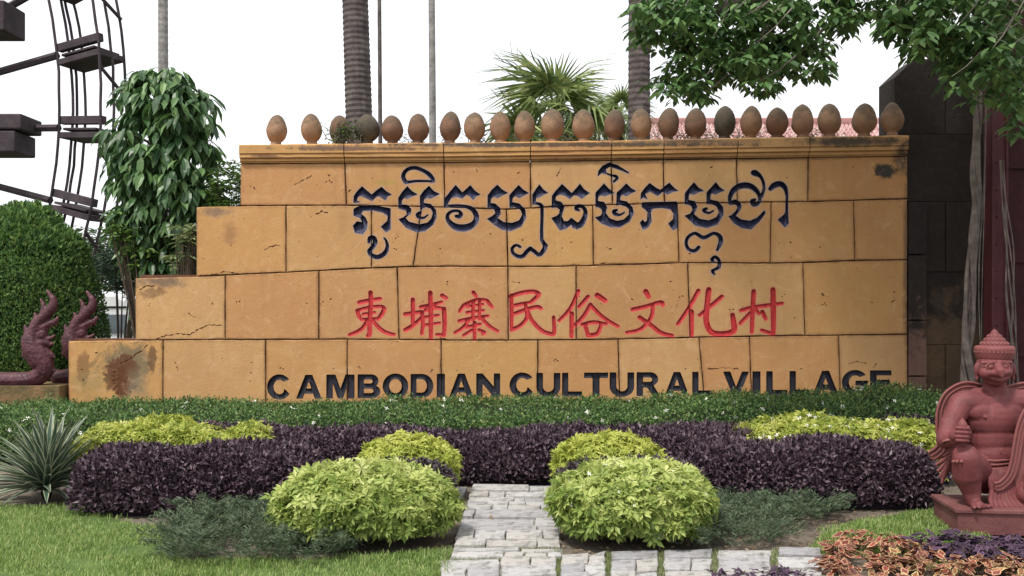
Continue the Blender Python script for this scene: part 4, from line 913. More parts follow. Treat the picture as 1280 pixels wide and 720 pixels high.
cm = [coleus_leaf_mesh(flatm('coleus_red', (.24, .055, .04)), flatm('coleus_peach', (.52, .32, .18))), coleus_leaf_mesh(flatm('coleus_rust', (.26, .11, .05)), flatm('coleus_yellow', (.50, .40, .19))),
      coleus_leaf_mesh(flatm('coleus_dusk', (.17, .06, .045)), flatm('coleus_salmon', (.46, .24, .15)))]
pm = [coleus_leaf_mesh(flatm('plum_centre', (.07, .035, .07)), flatm('plum_edge', (.14, .085, .13))), coleus_leaf_mesh(flatm('plum_dark', (.045, .025, .05)), flatm('plum_dull', (.10, .06, .095)))]
def bed_plant(name, label, cat, group, base, h, meshes, nl, size, seed, spread=.13):
    r = random.Random(seed); root = empty(name, tuple(base), label, cat, group)
    bm = bmesh.new(); tops = []
    for k in range(5):
        a = r.uniform(0, 6.28); q = (spread*.6*math.cos(a), spread*.6*math.sin(a), h*r.uniform(.7, 1)); tops.append(q); add_tube(bm, [(0, 0, -.01), (q[0]*.6, q[1]*.6, q[2]*.5), q], [.006, .005, .003], 5)
    link('stem', bm_mesh('stem', bm), SOILDARK, root)
    for i in range(nl):
        q = r.choice(tops); a = r.uniform(0, 6.28); rad = r.uniform(0, .5)*spread; t = r.random()**.6
        o = bpy.data.objects.new('leaf', r.choice(meshes)); COL.objects.link(o); o.parent = root
        o.location = (q[0]+rad*math.cos(a), q[1]+rad*math.sin(a), q[2]*(.35+.7*t)); s_ = size*r.uniform(.7, 1.25); o.scale = (s_, s_*.95, s_); o.rotation_euler = (r.uniform(-.4, .4), r.uniform(-.55, .45), a+r.uniform(-.4, .4))
BEDS = []
cspots = [(1040, 702), (1075, 690), (1112, 696), (1052, 722), (1095, 716), (1138, 716), (1180, 722), (1222, 720), (1262, 722), (1070, 745), (1115, 742), (1160, 745), (1205, 748), (1250, 748), (1298, 740), (1145, 700)]
clab = ['red-centred coleus at the outer left tip of the bedding, touching the paving', 'tallest red coleus at the back of the bedding by the grass patch', 'red coleus with pointed leaves next to the purple bedding', 'coleus on the front left corner of the bedding',
        'peach-edged coleus in the middle of the left bedding', 'peach coleus just below the purple bedding plants', 'yellow-edged coleus in the front row below the plinth corner', 'yellow-edged coleus in the front row under the statue foot', 'coleus in the front row near the right frame edge',
        'coleus in the nearest row, at its left end below the paving', 'coleus in the nearest row, second from its left end', 'coleus in the nearest row, third from its left end', 'coleus in the nearest row, third from its right end',
        'coleus in the nearest row, second from its right end', 'coleus in the nearest row, at its right end beyond the frame', 'small coleus wedged between the grass patch and the first purple plants']
for i, (x, y) in enumerate(cspots):
    lab = clab[i]
    bed_plant('coleus', lab, 'coleus', 'coleus bedding plants', G(x, y), .10+.03*(i < 3), cm if i > 3 else [cm[0], cm[2]], 64, .076, 100+i)
pspots = [(1150, 694), (1185, 690), (1222, 688), (1258, 690), (1292, 692), (1170, 702), (1205, 704), (1245, 706), (1285, 708)]
plab = ['purple bedding plant at the left end of the plum row, by the grass', 'purple bedding plant below the left corner of the plinth', 'purple bedding plant below the statue foot', 'purple bedding plant in front of the plinth middle', 'purple bedding plant at the right frame edge',
        'front purple bedding plant touching the red coleus', 'second of the front purple bedding plants', 'third of the front purple bedding plants', 'front purple bedding plant at the right frame edge']
for i, (x, y) in enumerate(pspots):
    bed_plant('plum_bedding_plant', plab[i], 'bedding plant', 'plum bedding plants', G(x, y), .11, pm, 55, .085, 200+i, .15)
for i, (x, y) in enumerate([(915, 722), (955, 720), (990, 724)]):
    bed_plant('plum_bedding_plant', ['small purple plant at the bottom edge of the paving, left one', 'small purple plant at the bottom edge of the paving, middle one', 'small purple plant at the bottom edge of the paving, right one'][i], 'bedding plant', 'plum bedding plants', G(x, y), .05, pm, 40, .05, 230+i, .13)
# litter of dry leaves on the soil
r = np.random.default_rng(77); m_ = 900; gp = np.array([G(a, b) for a, b in zip(r.uniform(540, 1200, m_), r.uniform(640, 700, m_))])+np.array([0, 0, .012])
link('dry_leaves', scatter('dry_leaves', T_leaf(.2), gp, r.normal(size=(m_, 3))*np.array([1, 1, .15]), norm(r.normal(size=(m_, 3))*.3+np.array([0, 0, 1])), r.uniform(.02, .05, m_), r.uniform(.01, .025, m_)),
     leafmat('dry_leaf', [(.1, (.10, .06, .035)), (.6, (.22, .15, .09)), (.95, (.38, .30, .2))], .8, .1), kind='stuff', label='dry fallen leaves scattered over the bed soil and paving', cat='fallen leaves')
# ================================================================ PIER, COLUMN, ROOTS at the right
def pier_mat(name, a, b, c, mold=.0):
    m, n = new_mat(name); t = N(n, 'ShaderNodeTexCoord').outputs['Object']; oi = N(n, 'ShaderNodeObjectInfo').outputs['Random']
    col = ramp(n, noise(n, t, 1.6, 8, .7, .6), [(.3, a), (.5, b), (.75, c)])
    sx = N(n, 'ShaderNodeSeparateXYZ'); L(n, t, sx.inputs[0])
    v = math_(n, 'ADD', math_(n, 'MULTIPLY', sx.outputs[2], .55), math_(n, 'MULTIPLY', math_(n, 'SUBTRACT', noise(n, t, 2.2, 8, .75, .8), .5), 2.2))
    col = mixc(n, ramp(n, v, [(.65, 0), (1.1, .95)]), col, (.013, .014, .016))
    col = mixc(n, ramp(n, noise(n, t, 9, 8, .8), [(.5, 0), (.7, .6)]), col, (.055, .06, .05))
    col = mixc(n, math_(n, 'MULTIPLY', oi, .3), col, (.09, .06, .045))
    finish(n, col, .9, noise(n, t, 20, 9, .75), .03, .8, spec=.2); return m
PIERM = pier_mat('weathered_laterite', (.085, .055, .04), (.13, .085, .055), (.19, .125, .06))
STRIPE = pier_mat('pink_weathered_stone', (.15, .09, .075), (.21, .12, .095), (.25, .15, .10))
MAROON = simple('maroon_paint', [(.3, (.06, .013, .018)), (.6, (.10, .022, .028)), (.8, (.08, .03, .034))], 4, .6, .01, 30, spec=.4)
MAROON_D = simple('maroon_plaster', [(.3, (.028, .008, .012)), (.6, (.055, .014, .018)), (.8, (.04, .02, .022))], 3, .8, .02, 20)
pier = empty('stone_pier', (xw(1210, 12.1), 12.1, 0), 'tall dark mildewed stone pier with chamfered corner at the right end of the wall', 'pier')
px_l = pier.location.copy()
def pblock(poly, D0, D1, mat, bev=.006):
    """px polygon -> bevelled prism between depths"""
    bm = bmesh.new(); f_ = [bm.verts.new((xw(x, D0), D0, EYE+(HZ-y)/F*D0)) for x, y in poly]; b_ = [bm.verts.new((v.co.x, D1, v.co.z)) for v in f_]
    n_ = len(poly); front = bm.faces.new(f_)
    for i in range(n_): bm.faces.new((f_[i], f_[(i+1) % n_], b_[(i+1) % n_], b_[i]))
    bm.faces.new(b_[::-1]); bmesh.ops.bevel(bm, geom=list(front.edges), offset=bev, segments=1, affect='EDGES')
    for v in bm.verts: v.co += Vector((0, .006*mnoise.noise(v.co*3), 0))-px_l
    return link('stone_block', bm_mesh('stone_block', bm), mat, pier)
ycs = [73, 168, 252, 340, 431, 520, 545]
for i in range(6):
    y0, y1 = ycs[i]+.2, ycs[i+1]-.2; xs_ = [1118, 1205+20*(i % 2), 1300, 1420] if i % 2 else [1118, 1182, 1262, 1420]
    for a, b in zip(xs_, xs_[1:]):
        if a < 1158 and i > 1: a = 1136
        poly = [(a+.5, y0), (b-.5, y0), (b-.5, y1), (a+.5, y1)]
        if i == 0 and a < 1120: poly = [(1118.5, 97), (1143, 73.6), (b-.5, 73.6), (b-.5, y1), (1118.5, y1)]
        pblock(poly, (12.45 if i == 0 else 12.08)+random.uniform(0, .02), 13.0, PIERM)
for y0, y1 in ((252, 318), (319, 400), (401, 470), (471, 545)): pblock([(1136.6, y0+.5), (1158, y0+.5), (1159, y1-.5), (1136.6, y1-.5)], 11.98, 12.1, STRIPE)
mw = empty('maroon_wall', (xw(1330, 11.75), 11.75, 0), 'dark maroon plastered wall behind the kneeling statue at the right edge', 'wall')
bm = bmesh.new(); add_box(bm, (.15, .1, 3.2), (1.75, .2, 6.4), bevel=.01); link('plaster_panel', bm_mesh('plaster_panel', bm), MAROON_D, mw)
for z in (1.0, 2.2, 3.4, 4.6):
    bm = bmesh.new(); add_box(bm, (.15, -.012, z), (1.75, .03, .05), bevel=.006); link('moulding', bm_mesh('moulding', bm), MAROON_D, mw)
mc = empty('maroon_column', (xw(1244, 11.3), 11.3, 0), 'narrow maroon painted column studded with bolts, standing in front of the pier', 'column')
bm = bmesh.new(); add_box(bm, (0, 0, 3.0), (.20, .20, 6.0), bevel=.02); link('shaft', bm_mesh('shaft', bm), MAROON, mc)
for s in (-1, 1):
    bm = bmesh.new(); add_box(bm, (s*.085, -.108, 3.0), (.028, .02, 6.0), bevel=.004); link('edge_strip', bm_mesh('edge_strip', bm), MAROON, mc)
for z in np.arange(.4, 5.9, .33):
    bm = bmesh.new(); add_ell(bm, (-.03, -.105, z), (.014, .012, .014), 8); link('bolt', bm_mesh('bolt', bm), MAROON, mc)
bm = bmesh.new(); add_box(bm, (0, 0, .06), (.34, .34, .12), bevel=.02); link('base', bm_mesh('base', bm), MAROON, mc)
# banyan trunk (outside the frame) with limbs, aerial roots and the hanging crown
BARK = simple('grey_bark', [(.3, (.10, .085, .07)), (.55, (.19, .165, .14)), (.75, (.29, .26, .22))], 5, .9, .03, 22)
ROOTM = simple('aerial_root', [(.3, (.10, .08, .07)), (.55, (.20, .165, .145)), (.75, (.30, .26, .225))], 7, .85, .02, 30)
ban = empty('banyan_tree', (7.3, 9.6, 0), 'broad banyan with drooping glossy leafy boughs over the right of the wall and pier', 'tree')
BL = ban.location.copy()
def tube_obj(name, pts, rad, mat, parent, seg=8, loc=None, k=5):
    n_ = len(pts); q = cr([tuple(p)+(r_,) for p, r_ in zip(pts, rad)], k); bm = bmesh.new()
    add_tube(bm, [Vector(p[:3])-(loc or Vector()) for p in q], [max(p[3], .002) for p in q], seg); return link(name, bm_mesh(name, bm), mat, parent, smooth=True)
tube_obj('trunk', [(7.3, 9.6, -.1), (7.2, 9.6, 1.2), (7.1, 9.5, 2.8), (6.8, 9.4, 4.6)], [.55, .42, .36, .34], BARK, ban, 14, BL)
limbs = [[(6.8, 9.4, 4.4), (5.6, 9.1, 5.2), (4.2, 8.8, 5.1), (2.9, 8.6, 4.75), (1.9, 8.5, 4.35)], [(6.8, 9.4, 4.4), (5.9, 9.6, 5.6), (4.6, 10.2, 5.9), (3.2, 10, 5.8)], [(6.8, 9.4, 4.3), (6.0, 8.7, 4.8), (5.0, 8.2, 4.7), (4.3, 8.0, 4.4)],
         [(4.2, 8.8, 5.1), (3.4, 8.3, 5.0), (2.4, 8.4, 4.9), (1.3, 8.6, 4.5)], [(5.0, 8.4, 4.8), (4.6, 8.5, 4.4), (4.35, 8.5, 3.9)], [(2.9, 8.6, 4.75), (2.5, 8.5, 4.4), (2.2, 8.5, 3.95)]]
for i, l in enumerate(limbs): tube_obj('limb', l, [[.2, .16, .12, .09, .06], [.2, .14, .1, .05], [.18, .13, .09, .05], [.08, .06, .045, .02], [.05, .035, .015], [.05, .03, .012]][i], BARK, ban, 9, BL)
# aerial roots against the pier
rr = random.Random(8)
def root_bundle(pxs, D, n_, r0_, spread):
    for k in range(n_):
        ph = rr.uniform(0, 6.28); pts = []; rad = []
        for i, (x, y, w_) in enumerate(pxs):
            a = ph+i*1.1; off = spread*w_
            p = P(x, y, D); pts.append((p.x+off*math.cos(a), D+off*.6*math.sin(a), p.z)); rad.append(r0_*rr.uniform(.6, 1.25)*(.7+.3*w_))
        tube_obj('aerial_root', pts, rad, ROOTM, ban, 8, BL, 4)
root_bundle([(1224, 60, .7), (1222, 120, .7), (1222, 170, .8), (1219, 215, .95), (1221, 255, .8), (1216, 300, 1.0), (1213, 350, 1.0), (1211, 400, 1.1), (1209, 440, 1.2), (1210, 478, 1.4), (1212, 520, 1.6), (1214, 545, 1.8)], 11.2, 9, .024, .048)
root_bundle([(1252, 200, .5), (1256, 250, .8), (1262, 310, 1), (1263, 370, 1.2), (1266, 430, 1), (1268, 480, 1.2), (1270, 530, 1)], 11.05, 5, .008, .045)
root_bundle([(1232, 110, .5), (1228, 250, .6), (1226, 330, .8), (1228, 420, .8), (1230, 530, .8)], 11.15, 3, .006, .04)
BANL = leafmat('banyan_leaves', [(.1, (.03, .07, .026)), (.45, (.07, .145, .045)), (.75, (.14, .25, .075)), (.95, (.26, .38, .14))], .38, .28, .5, patch=1.3)
def cluster_leaves(centres, per, L0, L1, wr, droop, seed, spread=.05, out=1.0):
    r = np.random.default_rng(seed); P_, D_, N_, L_ = [], [], [], []
    for c in centres:
        for j in range(per):
            a = 2*math.pi*j/per+r.uniform(-.4, .4); dz = r.uniform(-droop*1.5, -droop*.3)
            d = np.array([math.cos(a)*out, math.sin(a)*out, dz]); d = d/np.linalg.norm(d)
            P_.append(c+d*spread*r.uniform(.2, 1)+np.array([0, 0, r.uniform(-.03, .03)])); D_.append(d)
            N_.append(np.array([d[0]*-d[2]+r.normal()*.25, d[1]*-d[2]+r.normal()*.25, 1])); L_.append(r.uniform(L0, L1))
    return np.array(P_), np.array(D_), norm(np.array(N_)), np.array(L_), np.array(L_)*wr
def leaves_split(parent, centres, per, L0, L1, wr, droop, seed, mat, nobj=300, tmpl=None, spread=.05, name='leaf', out=1.0):
    """the nearest leaves as objects sharing one mesh, the rest joined"""
    pos, d, nn, ls, ws = cluster_leaves(centres, per, L0, L1, wr, droop, seed, spread, out); loc = np.array(parent.location)
    q = (np.abs(pos[:, 0]/pos[:, 1]) < .56) & ((pos[:, 2]-EYE)/pos[:, 1] < HZ/F+.01)
    order = np.argsort(np.where(q, 0, 100)+pos[:, 1]-1.2*ls); near = order[:nobj] if nobj else order[:0]; rest = order[len(near):]
    tm = tmpl or T_leaf(.18)
    shared = []
    for k in range(6):
        me = scatter(name, tm, np.zeros((1, 3)), np.array([[1., 0, 0]]), np.array([[0, 0, 1.]]), 1.0, wr, np.array([(k+.5)/6])); me.materials.append(mat); shared.append(me)
    for i in near:
        o = bpy.data.objects.new(name, shared[i % 6]); COL.objects.link(o); o.parent = parent
        x = Vector(d[i]).normalized(); yv = Vector(nn[i]).cross(x).normalized(); z = x.cross(yv)
        M = Matrix((x, yv, z)).transposed().to_4x4(); M = Matrix.Translation(Vector(pos[i]-loc)) @ M @ Matrix.Diagonal((ls[i], ls[i], ls[i], 1)); o.matrix_local = M
    link('foliage', scatter('foliage', tm, pos[rest]-loc, d[rest], nn[rest], ls[rest], ws[rest]), mat, parent, kind='stuff')
def blob_pts(blobs, seed):
    r = np.random.default_rng(seed); out = []
    for (x, y, rx_, ry_, D, n_) in blobs:
        k = 0
        while k < n_:
            a, b, c = r.uniform(-1, 1, 3)
            if a*a+b*b+c*c > 1: continue
            q = P(x+a*rx_, y+b*ry_, D+c*.75); 
            if fbm(np.array(q.x), np.array(q.y), np.array(q.z), 3.2, 5) < -.16: 
                if r.random() < .9: k += .15; continue
            out.append(np.array(q)); k += 1
    return out
cb = [(905, 25, 95, 50, 8.6, 120), (835, 18, 50, 34, 8.6, 42), (985, 22, 72, 52, 8.7, 95), (945, 68, 66, 34, 8.5, 70), (868, 72, 42, 30, 8.5, 34), (838, 104, 28, 20, 8.4, 10), (880, 104, 30, 16, 8.5, 14), (1015, 78, 28, 24, 8.6, 14), (950, 100, 34, 18, 8.5, 14), (1050, 15, 34, 28, 8.7, 24),
      (1100, 5, 50, 24, 8.6, 30), (1150, 15, 45, 30, 8.4, 34), (1205, 22, 70, 42, 8.3, 80), (1250, 65, 44, 46, 8.2, 52), (1190, 66, 22, 20, 8.3, 12), (1165, 46, 40, 26, 8.4, 34), (1110, 30, 34, 22, 8.5, 22), (1225, 100, 34, 26, 8.2, 18), (1266, 122, 20, 30, 8.1, 14), (1185, 96, 14, 12, 8.2, 3), (1275, 165, 12, 16, 8.1, 4),
      (810, 45, 22, 22, 8.8, 8), (900, -70, 150, 60, 8.9, 130), (1080, -80, 150, 70, 9.2, 150), (1260, -60, 160, 80, 8.8, 200), (1400, 40, 110, 130, 8.8, 160), (1260, -160, 260, 60, 10.3, 260), (1180, -190, 300, 50, 7.2, 160), (1400, -60, 150, 120, 10.3, 160), (1040, -150, 120, 50, 10.5, 90), (950, -170, 220, 60, 10.3, 300), (1120, -230, 220, 50, 9.6, 260), (1180, -120, 160, 40, 11.2, 200)]  # unseen boughs above the frame, the last ones added to shade the wall
cb = [(a, b, c, d, e, int(f*(1.3 if b > -20 and d < 60 else 1))) for a, b, c, d, e, f in cb]
ctr = blob_pts(cb, 51)
leaves_split(ban, ctr, 7, .095, .145, .48, .55, 52, BANL, 300, spread=.06)
# twigs joining clusters
bm = bmesh.new()
for c in ctr[::6]:
    c = Vector(c); e = c+Vector((rr.uniform(.05, .3), rr.uniform(-.1, .1), rr.uniform(.1, .3))); add_tube(bm, [c-BL, (c+e)/2+Vector((0, 0, -.02))-BL, e-BL], [.003, .005, .007], 4)
link('twigs', bm_mesh('twigs', bm), BARK, ban, kind='stuff')

# ================================================================ LEFT: tree, shrubs, bush
TREEL = leafmat('mango_leaves', [(.1, (.026, .065, .026)), (.45, (.06, .13, .045)), (.75, (.12, .22, .07)), (.95, (.22, .34, .12))], .42, .25, .45, patch=1.0)
tr = empty('broadleaf_tree', (xw(208, 13.6), 13.6, 0), 'dense column-shaped tree with long drooping leaves behind the stepped left end of the wall', 'tree')
TLc = tr.location.copy(); r = np.random.default_rng(61); ctr = []
prof_ = [(82, 18), (100, 46), (130, 60), (170, 68), (210, 72), (250, 68), (290, 56), (330, 46), (370, 30), (420, 20)]
while len(ctr) < 560:
    y = r.uniform(84, 420); hw = np.interp(y, *zip(*prof_)); a = r.uniform(0, 6.28); q = r.uniform(.35, 1)**.5
    x = 203+hw*q*math.cos(a)*(.9+.16*math.sin(y*.11+a))+6*math.sin(y*.06)+np.interp(y, [290, 345], [0, 9]); dd = 13.6+hw*q*math.sin(a)*K*1.1
    p = np.array(P(x, y, dd))
    if fbm(p[0:1], p[1:2], p[2:3], 2.6, 9)[0] < -.35 and r.random() < .8: continue
    ctr.append(p)
for p_ in ((213, 84, 13.3), (226, 88, 13.4), (232, 104, 13.3), (175, 88, 13.4), (262, 150, 13.4), (266, 178, 13.3), (150, 120, 13.4)): ctr.append(np.array(P(*p_)))
leaves_split(tr, ctr, 8, .20, .33, .36, 1.2, 62, TREEL, 300, T_leaf(.22), .10)
tube_obj('trunk', [TLc+Vector((0, 0, -.1)), TLc+Vector((.02, 0, 1.5)), TLc+Vector((-.05, 0, 3)), TLc+Vector((.02, 0, 4.6))], [.12, .10, .07, .03], BARK, tr, 8, TLc)
for k in range(26):
    z = 1.2+k*.13; a = k*2.4; tube_obj('limb', [TLc+Vector((0, 0, z)), TLc+Vector((.3*math.cos(a), .3*math.sin(a), z+.22)), TLc+Vector((.62*math.cos(a), .6*math.sin(a), z+.3))], [.03, .02, .008], BARK, tr, 6, TLc, 3)
SHRB = leafmat('bright_shrub_leaves', [(.1, (.04, .085, .02)), (.5, (.09, .17, .035)), (.9, (.20, .31, .07))], .5, .35, patch=2)
def leafy(name, label, cat, loc, centres, mat, per=6, L0=.08, L1=.14, wr=.3, droop=.2, seed=1, group=None, tmpl=None, spread=.04):
    o = empty(name, loc, label, cat, group); pos, d, nn, ls, ws = cluster_leaves(centres, per, L0, L1, wr, droop, seed, spread)
    link('foliage', scatter('foliage', tmpl or T_diamond(), pos-np.array(loc), d, nn, ls, ws), mat, o, kind='stuff')
    bm = bmesh.new()
    for c in centres[::max(1, len(centres)//14)]: c = Vector(c)-Vector(loc); add_tube(bm, [(0, 0, 0), (c.x*.5, c.y*.5, c.z*.6), c], [.025, .015, .005], 5)
    link('stems', bm_mesh('stems', bm), SOILDARK, o, kind='stuff'); return o
def ell_pts(px, py, rx_, ry_, D, dd, n_, seed, shell=.5):
    r = np.random.default_rng(seed); o = []
    while len(o) < n_:
        v = r.normal(size=3); v /= np.linalg.norm(v); v *= r.uniform(shell, 1); b = 1+.16*float(fbm(v[0:1]*2, v[1:2]*2, v[2:3]*2, 2.2, seed)[0])
        q = P(px+v[0]*rx_*b, py-v[2]*ry_*b, D); q.y += v[1]*dd
        if q.z > .05: o.append(np.array(q))
    return o
leafy('flowering_shrub', 'bright green shrub between the tall broadleaf tree and the top wall step', 'shrub', (xw(288, 13.2), 13.2, 0), ell_pts(288, 245, 32, 46, 13.2, .35, 260, 63)+ell_pts(285, 330, 30, 60, 13.2, .3, 120, 64), SHRB, 6, .07, .13, .35, .3, 65)
VAR = leafmat('cream_edged_leaves', [(.1, (.10, .17, .06)), (.5, (.22, .30, .12)), (.85, (.50, .52, .30))], .45, .3, patch=3)
leafy('variegated_shrub', 'cream-edged leafy shrub against the left end of the second wall course', 'shrub', (xw(234, 12.8), 12.8, 0), ell_pts(233, 285, 14, 26, 12.7, .15, 14, 66)+ell_pts(228, 325, 22, 18, 12.8, .2, 12, 68), VAR, 7, .13, .2, .24, .25, 69)
DARKB = leafmat('bluish_shrub_leaves', [(.1, (.022, .045, .028)), (.5, (.045, .085, .05)), (.9, (.10, .16, .09))], .5, .25, patch=2)
leafy('low_dark_shrub', 'dark bluish shrub below the tall tree, beyond the first wall step', 'shrub', (xw(150, 15), 15, 0), ell_pts(158, 335, 40, 36, 15, .5, 300, 70)+ell_pts(190, 300, 30, 40, 15, .4, 150, 71), DARKB, 6, .07, .12, .35, .4, 72)
leafy('pale_leaved_shrub', 'pale green loose shrub hanging over the gap between the bush and the tall tree', 'shrub', (xw(185, 13.1), 13.1, 0), ell_pts(160, 282, 34, 22, 13.1, .25, 40, 67)+ell_pts(178, 318, 22, 20, 13.1, .2, 26, 68), SHRB, 7, .10, .17, .3, .4, 70)
# big clipped bush
def dome_bush(name, label, cat, px, D, hw, hd, ht, n_, seed, mat, Ls=(.035, .07)):
    r = np.random.default_rng(seed); root = empty(name, (xw(px, D), D, 0), label, cat)
    def surf(th, ph):
        sx, sy, sz = np.sin(th)*np.cos(ph), np.sin(th)*np.sin(ph), np.cos(th); b = 1+.06*fbm(sx*3, sy*3, sz*3, 1.6, seed)+.035*fbm(sx*3, sy*3, sz*3, 5, seed+1)
        zz = np.where(sz > 0, ht*.35+np.abs(sz)**1.0*ht*.65*b, ht*.35+sz*ht*.45); wgt = np.where(sz > 0, np.abs(np.sin(th))**.9/np.maximum(np.sin(th), 1e-3), 1)
        return np.stack([sx*wgt*hw*b, sy*wgt*hd*b, np.maximum(zz, .02)], 1), norm(np.stack([sx, sy, sz], 1))
    th = np.arccos(1-r.random(n_)*1.6); ph = r.uniform(math.pi*.9, math.pi*2.1, n_); p, nr = surf(th, ph); p -= nr*(r.random(n_)**1.5*.14-.02)[:, None]
    ls = r.uniform(*Ls, n_)*(1+.6*(p[:, 2] > ht*.8))
    link('foliage', scatter('foliage', T_diamond(), p, norm(nr*.5+np.array([0, 0, .7])+r.normal(size=p.shape)*.6), norm(nr+r.normal(size=p.shape)*.5), ls, ls*.42), mat, root, kind='stuff')
    U, A = np.meshgrid(np.linspace(0.01, 2.2, 16), np.linspace(0, 2*math.pi, 28), indexing='ij'); q, nn = surf(U.ravel(), A.ravel()); q = q-nn*.15
    Fq = [(i*28+j, (i+1)*28+j, (i+1)*28+j+1, i*28+j+1) for i in range(15) for j in range(27)]
    link('inner_twigs', np_mesh('inner_twigs', q, Fq, 4), COREG, root, kind='stuff', smooth=True); return root
BUSH = leafmat('box_bush_leaves', [(.1, (.028, .07, .022)), (.4, (.07, .155, .042)), (.7, (.16, .27, .07)), (.93, (.34, .44, .13))], .5, .3, patch=1.2)
dome_bush('clipped_bush', 'large rounded clipped green bush behind the serpent heads at the left edge', 'bush', 28, 13.6, 1.16, 1.0, 3.05, 46000, 73, BUSH, (.035, .075))
# ================================================================ naga serpents
def naga_mat():
    m, n = new_mat('serpent_paint'); t = N(n, 'ShaderNodeTexCoord').outputs['Object']
    c = ramp(n, noise(n, t, 7, 8, .7), [(.3, (.040, .012, .018)), (.55, (.080, .022, .030)), (.75, (.13, .045, .052))])
    v = N(n, 'ShaderNodeTexVoronoi'); v.inputs['Scale'].default_value = 26; L(n, t, v.inputs['Vector'])
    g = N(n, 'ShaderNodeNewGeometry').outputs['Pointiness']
    c = mixc(n, ramp(n, g, [(.42, .6), (.49, 0)]), c, (.025, .009, .012)); c = mixc(n, ramp(n, g, [(.52, 0), (.60, .5)]), c, (.24, .10, .11))  # creases painted darker, ridges given a painted highlight
    finish(n, c, .55, v.outputs['Distance'], .012, .6, spec=.4); return m
NAGAM = naga_mat()
def remeshed(name, bm, mat, parent, voxel, smooth_it=2, fac=.6):
    o = link(name, bm_mesh(name, bm), mat, parent)
    m1 = o.modifiers.new('remesh', 'REMESH'); m1.mode = 'VOXEL'; m1.voxel_size = voxel; m1.use_smooth_shade = True
    m2 = o.modifiers.new('smooth', 'SMOOTH'); m2.factor = fac; m2.iterations = smooth_it; return o
def c3(x, y, dy=0.0): return Vector((x/4.8*K, dy, -(y)/4.8*K))       # crop (0,350) scale 4.8 -> metres, origin at crop corner
def make_naga(loc, label, tail):
    root = empty('naga_head', loc, label, 'statue', 'naga serpent heads')
    bm = bmesh.new()
    def ch(pts, k=4, fl=1.0):
        q = cr(pts, k)
        for a, b in zip(q, q[1:]): add_caps(bm, c3(a[0], a[1]), (a[2]*1.22+4)*K/4.8, c3(b[0], b[1]), (b[2]*1.22+4)*K/4.8, 9)
    ch(([(-900, 592, 36), (-300, 596, 38)] if tail else [(100, 585, 30)])+[(120, 598, 38), (215, 585, 40), (262, 545, 42), (262, 500, 44), (240, 450, 46), (208, 400, 44), (192, 350, 38), (205, 300, 28)], 3)
    ch([(238, 480, 50), (205, 420, 50), (188, 365, 44), (196, 320, 30)]); ch([(205, 300, 28), (240, 245, 24), (285, 200, 24), (318, 155, 20), (318, 115, 14), (298, 85, 8), (284, 66, 4)])       # tall crest flame
    ch([(215, 290, 18), (245, 235, 16), (262, 180, 13), (258, 140, 7), (244, 118, 3)]); ch([(185, 320, 18), (200, 265, 14), (215, 225, 9), (208, 200, 4)]); ch([(170, 360, 16), (158, 310, 10), (150, 275, 4)])
    ch([(185, 400, 22), (150, 370, 12), (134, 345, 4)]); ch([(200, 450, 24), (155, 450, 16), (140, 425, 5)]); ch([(225, 490, 24), (185, 478, 14), (160, 460, 5)])
    ch([(215, 300, 20), (255, 285, 18), (300, 262, 15), (335, 242, 9), (345, 222, 4)]); ch([(300, 262, 9), (325, 262, 7), (338, 272, 3)])      # upper jaw
    ch([(225, 345, 16), (262, 350, 12), (300, 348, 8), (325, 332, 4)])                       # lower jaw
    for fx, fy in ((196, 430), (222, 470), (176, 395), (240, 505)): ch([(fx, fy, 18), (fx-24, fy-26, 12), (fx-26, fy-58, 3)])
    for fx, fy in ((262, 230), (292, 196), (310, 160)): ch([(fx, fy, 12), (fx+22, fy-16, 7), (fx+24, fy-40, 2)])
    ch([(240, 380, 30), (270, 372, 18), (300, 385, 9), (318, 378, 3)]); ch([(250, 330, 26), (258, 310, 20), (262, 280, 14)])
    add_ell(bm, c3(228, 278, -.035), (.026, .02, .026), 10); ch([(250, 470, 30), (300, 520, 14), (330, 545, 4)]); ch([(262, 420, 20), (300, 440, 12), (325, 462, 4)])
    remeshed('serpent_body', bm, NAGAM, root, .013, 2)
    bm = bmesh.new()
    for k in range(6):
        y = 400+k*22; x = 218+k*9; add_tube(bm, [c3(x-38+abs(k-3), y+10, -.03), c3(x-10, y-4, -.095), c3(x+22, y-2, -.09), c3(x+44, y+6, -.03)], [.006, .009, .009, .005], 6)
    link('belly_scales', bm_mesh('belly_scales', bm), NAGAM, root, kind='stuff')
    bm = bmesh.new(); add_ell(bm, c3(236, 275, -.055), .011, 8); link('eye', bm_mesh('eye', bm), COREP, root)
    bm = bmesh.new()
    for k in range(5): add_caps(bm, c3(262+k*14, 296-k*6, -.03), .006, c3(264+k*14, 310-k*6, -.032), .001, 6)
    link('teeth', bm_mesh('teeth', bm), NAGAM, root, kind='stuff'); return root
oN = P(0, 350, 11.95)
make_naga((oN.x, 11.95, oN.z), 'front flame-crested serpent head at the left edge with its long body on the ledge', True)
n2 = make_naga((oN.x+150/4.8*K, 12.35, oN.z+.0), 'rear flame-crested serpent head nearest the end of the stepped wall', False); 
